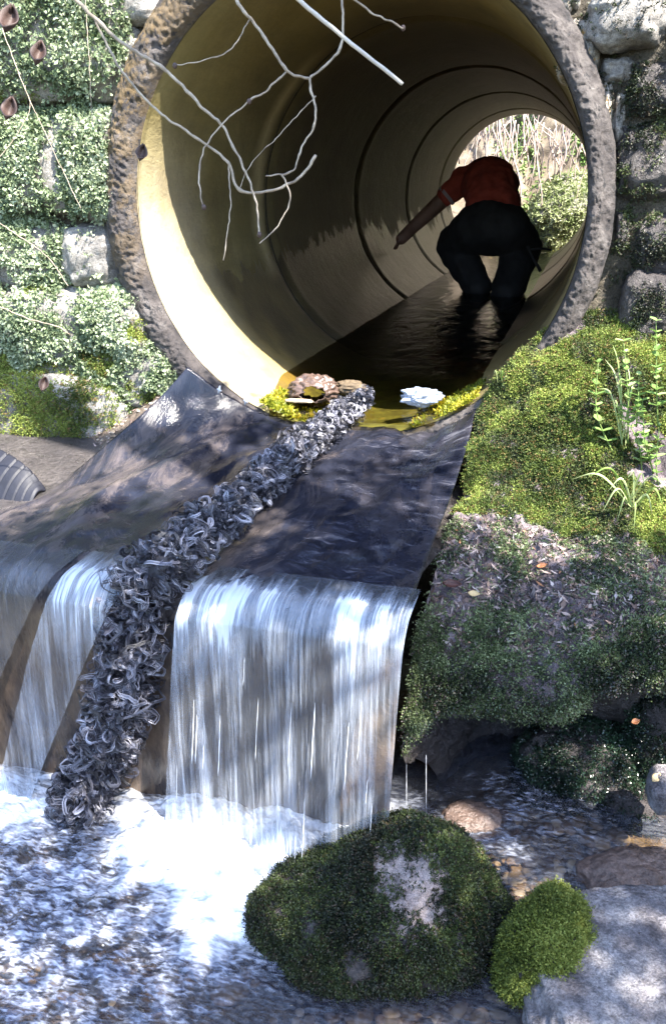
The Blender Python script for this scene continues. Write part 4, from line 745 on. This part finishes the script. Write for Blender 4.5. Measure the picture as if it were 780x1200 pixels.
w1 = pp(577, 240, Y0+.10); w2 = pp(574, 218, Y0+.26); ch = pp(568, 214, Y0+.42); nk = pp(566, 218, Y0+.56); hd = pp(564, 238, Y0+.66); hd2 = pp(562, 256, Y0+.70); shl = pp(542, 212, Y0+.46); shr = pp(590, 214, Y0+.46); ell = pp(512, 240, Y0+.42); wl_ = pp(482, 268, Y0+.30); hnd = pp(470, 280, Y0+.22); elr = pp(600, 248, Y0+.54); wrr = pp(606, 285, Y0+.50)
nodes = [(hip, .10), (w1, .11), (w2, .125), (ch, .12), (nk, .055), (hd, .085), (hd2, .08), (shl, .065), (ell, .058), (wl_, .046), (hnd, (.05, .034)), (shr, .065), (elr, .042), (wrr, .03), (hl, .09), (kl, .06), (al, .045), (fl, .04), (tl, .03), (hr, .09), (kr, .06), (ar, .045), (frr, .04), (tr_, .03)]
ed = [(0, 1), (1, 2), (2, 3), (3, 4), (4, 5), (5, 6), (3, 7), (7, 8), (8, 9), (9, 10), (3, 11), (11, 12), (12, 13), (0, 14), (14, 15), (15, 16), (16, 17), (17, 18), (0, 19), (19, 20), (20, 21), (21, 22), (22, 23)]
hv = np.array(hnd)
for k, (dx, dz, dy, L) in enumerate([(-.10, -.5, .30, .075), (-.35, -.45, .15, .082), (-.45, -.35, -.05, .078), (-.5, -.2, -.25, .062), (.15, .1, -.5, .055)]):
    d = unit(np.array([-.5+dx*.5, dy, -.6+dz*.4]) if k < 4 else np.array([-.2, -.7, -.1])); i0 = len(nodes); m1 = hv+d*L*.55; m2 = hv+d*L+np.array([0, 0, -.012])
    nodes += [(tuple(m1), .009), (tuple(m2), .0075)]; ed += [(10, i0), (i0, i0+1)]
skin_obj('body', nodes, ed, M_skin, person, vox=.006, smooth=3)
lerp = lambda a, c, t: tuple(np.array(a)*(1-t)+np.array(c)*t)
sn = [(lerp(hip, w1, .15), .175), (w1, .19), (w2, .195), (ch, .17), (lerp(ch, nk, .6), .09), (shl, .10), (lerp(shl, ell, .45), .078), (lerp(shl, ell, .62), .074), (shr, .11), (lerp(shr, elr, .5), .068)]
skin_obj('shirt', sn, [(0, 1), (1, 2), (2, 3), (3, 4), (3, 5), (5, 6), (6, 7), (3, 8), (8, 9)], M_shirt, person, folds=.035)
sn = [(hip, (.20, .17)), (lerp(hip, w1, .6), (.19, .15)), (hl, .16), (kl, .135), (lerp(kl, al, .5), .12), (al, .10), (hr, .16), (kr, .135), (lerp(kr, ar, .5), .125), (lerp(kr, ar, 1.1), .11), (pp(574, 278, Y0+.03), .13)]
skin_obj('trousers', sn, [(0, 10), (10, 2), (10, 6), (0, 1), (0, 2), (2, 3), (3, 4), (4, 5), (0, 6), (6, 7), (7, 8), (8, 9)], M_trous, person, folds=.025)
V, F = blob(np.array(lerp(hd, hd2, .4))+np.array([0, .01, -.0]), (.092, .10, .105), 40, 26, .08, 3, 4); mesh_np('hair', V, F, M_hair, person)
a0, a1 = np.array(lerp(shl, ell, .58)), np.array(lerp(shl, ell, .68)); mesh_np('sleeve_trim', *tube([a0, a1], [.080, .078], 20, False), M_trim, person)
tp = thing('hand_tool', 'thin black forked tool standing in the pipe beside the person\'s right leg', 'tool', aty(630, 318, Y0-.1))
mesh_np('handle', *fixquads(*tube([aty(618, 288, Y0-.1), aty(624, 302, Y0-.1), aty(633, 318, Y0-.1)], [.012, .010, .012], 8)), M_trous, tp); mesh_np('crossbar', *fixquads(*tube([aty(618, 293, Y0-.1), aty(632, 291, Y0-.1), aty(646, 293, Y0-.1)], [.008, .009, .006], 8)), M_trous, tp)

# ------------------------------------------------------------ far end of the pipe
xs = np.linspace(-2.5, 4, 120); zs = np.linspace(.3, 4.2, 90); X, Z = np.meshgrid(xs, zs); Yf = 8.3+.25*(Z-.8)**1.2*(Z > .8)+0*X; Yf = np.nan_to_num(8.3+.22*np.clip(Z-.8, 0, 9)); G = np.stack([X, Yf, Z], -1); G[..., 1] -= .22*fbm(G, 1.8, 4, 3)+.06*fbm(G, 7, 4, 3); 
struct(mesh_np('far_bank', G, grid_faces(90, 120), rock_mat('far_earth', [(.25, (.08, .06, .04)), (.5, (.22, .17, .12)), (.8, (.36, .30, .2))], 5, .9)))
P, N = sample(G, grid_faces(90, 120), 45000, lambda P, N: (P[:, 0] > -.6)*(P[:, 0] < 1.8)*np.clip(.2+1.7*fbm(P, 3, 3, 6), 0, 1)); N = np.where(N[:, 1:2] > 0, -N, N); V1 = leaves(P, N, .05, .02, 2, 1., .5); struct(mesh_np('far_foliage', *V1[:2], M_plant, None, False, V1[2]), 'stuff', 'green leaves on the sunlit bank beyond the pipe', 'foliage')
t = thing('mossy_rock', 'sunlit pale green mossy mound outside the far end of the pipe', 'rock', aty(662, 265, 7.9)); c = aty(668, 262, 8.0); V, F = blob(c, (.50, .45, .55), 70, 50, .2, 2, 4); mesh_np('stone', V, F, M_rock, t); P, N = sample(V, F, 12000); N = np.where(((P-c)*N).sum(1)[:, None] < 0, -N, N); V1 = leaves(P, N, .035, .015, 2, 1., .3); mesh_np('moss', *V1[:2], leaf_mat('sunny_moss', (.2, .26, .10), (.36, .42, .20), (.55, .58, .34)), t, False, V1[2])
ps = []
for i in range(80):
    x = 555+150*rng.random(); p0 = aty(x, 95+60*rng.random(), 7.6+.4*rng.random()); L = .3+.7*rng.random(); s = np.linspace(0, 1, 10); q = p0+np.stack([.12*rng.normal()*s+.04*np.sin(s*6+i), .05*rng.normal()*s, -L*s], -1); ps.append(fixquads(*tube(q, .004+.006*rng.random(), 5)))
V, F = join(ps); struct(mesh_np('hanging_roots', V, F, plain('dry_root', (.48, .38, .33), .8, .4, 20)), 'stuff', 'dry pale roots hanging over the bank beyond the pipe', 'roots')

# ------------------------------------------------------------ unseen tree added on the right bank, crown shaped to shade the near stream
tree = thing('added_shade_tree', 'tree leaning over the stream from the right bank, outside the frame', 'tree', (3.4, -2.6, 1.4))
tk = catmull(np.array([(3.4, -2.6, 1.3), (3.25, -2.5, 2.6), (2.7, -2.2, 4.0), (1.9, -1.9, 5.0), (1.0, -1.7, 5.6)]), 40); M_added_bark = plain('added_tree_bark', (.12, .09, .07), .9, .5, 10, 1.)
mesh_np('added_trunk', *fixquads(*tube(tk, np.linspace(.17, .04, 40), 14, wob=.2)), M_added_bark, tree)
tg_ = []
def shade(px, py, z, rad, t, dens):
    tg_.append((atz(px, py, z), rad, t, dens, (px, py)))
for q in [(270, 700, .67, .16, 4., 1.2), (390, 705, .67, .17, 3.9, 1.2), (460, 720, .6, .12, 4.1, 1.), (60, 665, .67, .18, 4.1, 1.1), (480, 1060, .2, .26, 3.8, 1.), (360, 1110, .1, .22, 4.0, 1.), (560, 1120, .1, .22, 3.7, 1.), (700, 1100, .1, .25, 3.9, 1.), (600, 800, .3, .24, 3.9, 1.), (720, 800, .3, .24, 4.1, 1.), (500, 760, .4, .16, 4., 1.), (640, 720, .55, .2, 3.8, 1.), (760, 690, .55, .18, 3.9, 1.), (540, 670, .6, .14, 4., .9),
          (400, 640, .7, .2, 4.1, .9), (470, 560, .75, .16, 4., .8), (250, 620, .75, .2, 3.9, .85), (330, 560, .78, .14, 4., .8), (120, 620, .75, .22, 4.2, .8), (20, 660, .7, .22, 4., .8), (120, 850, .4, .2, 4., .85), (245, 455, .93, .13, 4., 1.), (300, 500, .8, .10, 3.9, .6), (40, 800, .5, .2, 3.8, .8), (150, 1150, 0, .28, 3.9, .75), (20, 1100, 0, .28, 4.1, .7), (300, 1190, 0, .22, 3.7, .9), (60, 1000, 0, .2, 4., .5)]: shade(*q)
LV = []; 
for p, r, t, dn, p_ in tg_:
    c = p+SUN*t; n = int((230 if 560 < p_[0] and 640 < p_[1] < 860 else 520 if 440 < p_[1] < 730 else 370)*dn*(r/.2)**2); Q = rng.normal(size=(n, 3))*np.array([r*.62, r*.62, r*.5])+c; k = fbm(Q, 3.5, 2, 7) > -.32; Q = Q[k]; LV.append(leaves(Q, np.tile([0, 0, 1.], (len(Q), 1)), .06, .036, 1, 1.4))
    j = int(np.argmin(np.linalg.norm(tk-c, axis=1))); s = catmull(np.array([tk[j], (tk[j]+c)/2+np.array([0, 0, .1]), c]), 12); mesh_np('added_limb', *fixquads(*tube(s, np.linspace(.022, .006, 12), 6)), M_added_bark, tree)
V, F, A = cat(LV); mesh_np('shade_crown', V, F, leaf_mat('added_tree_leaf', (.04, .07, .015), (.08, .14, .03), (.14, .2, .05), .5, .35), tree, False, A)
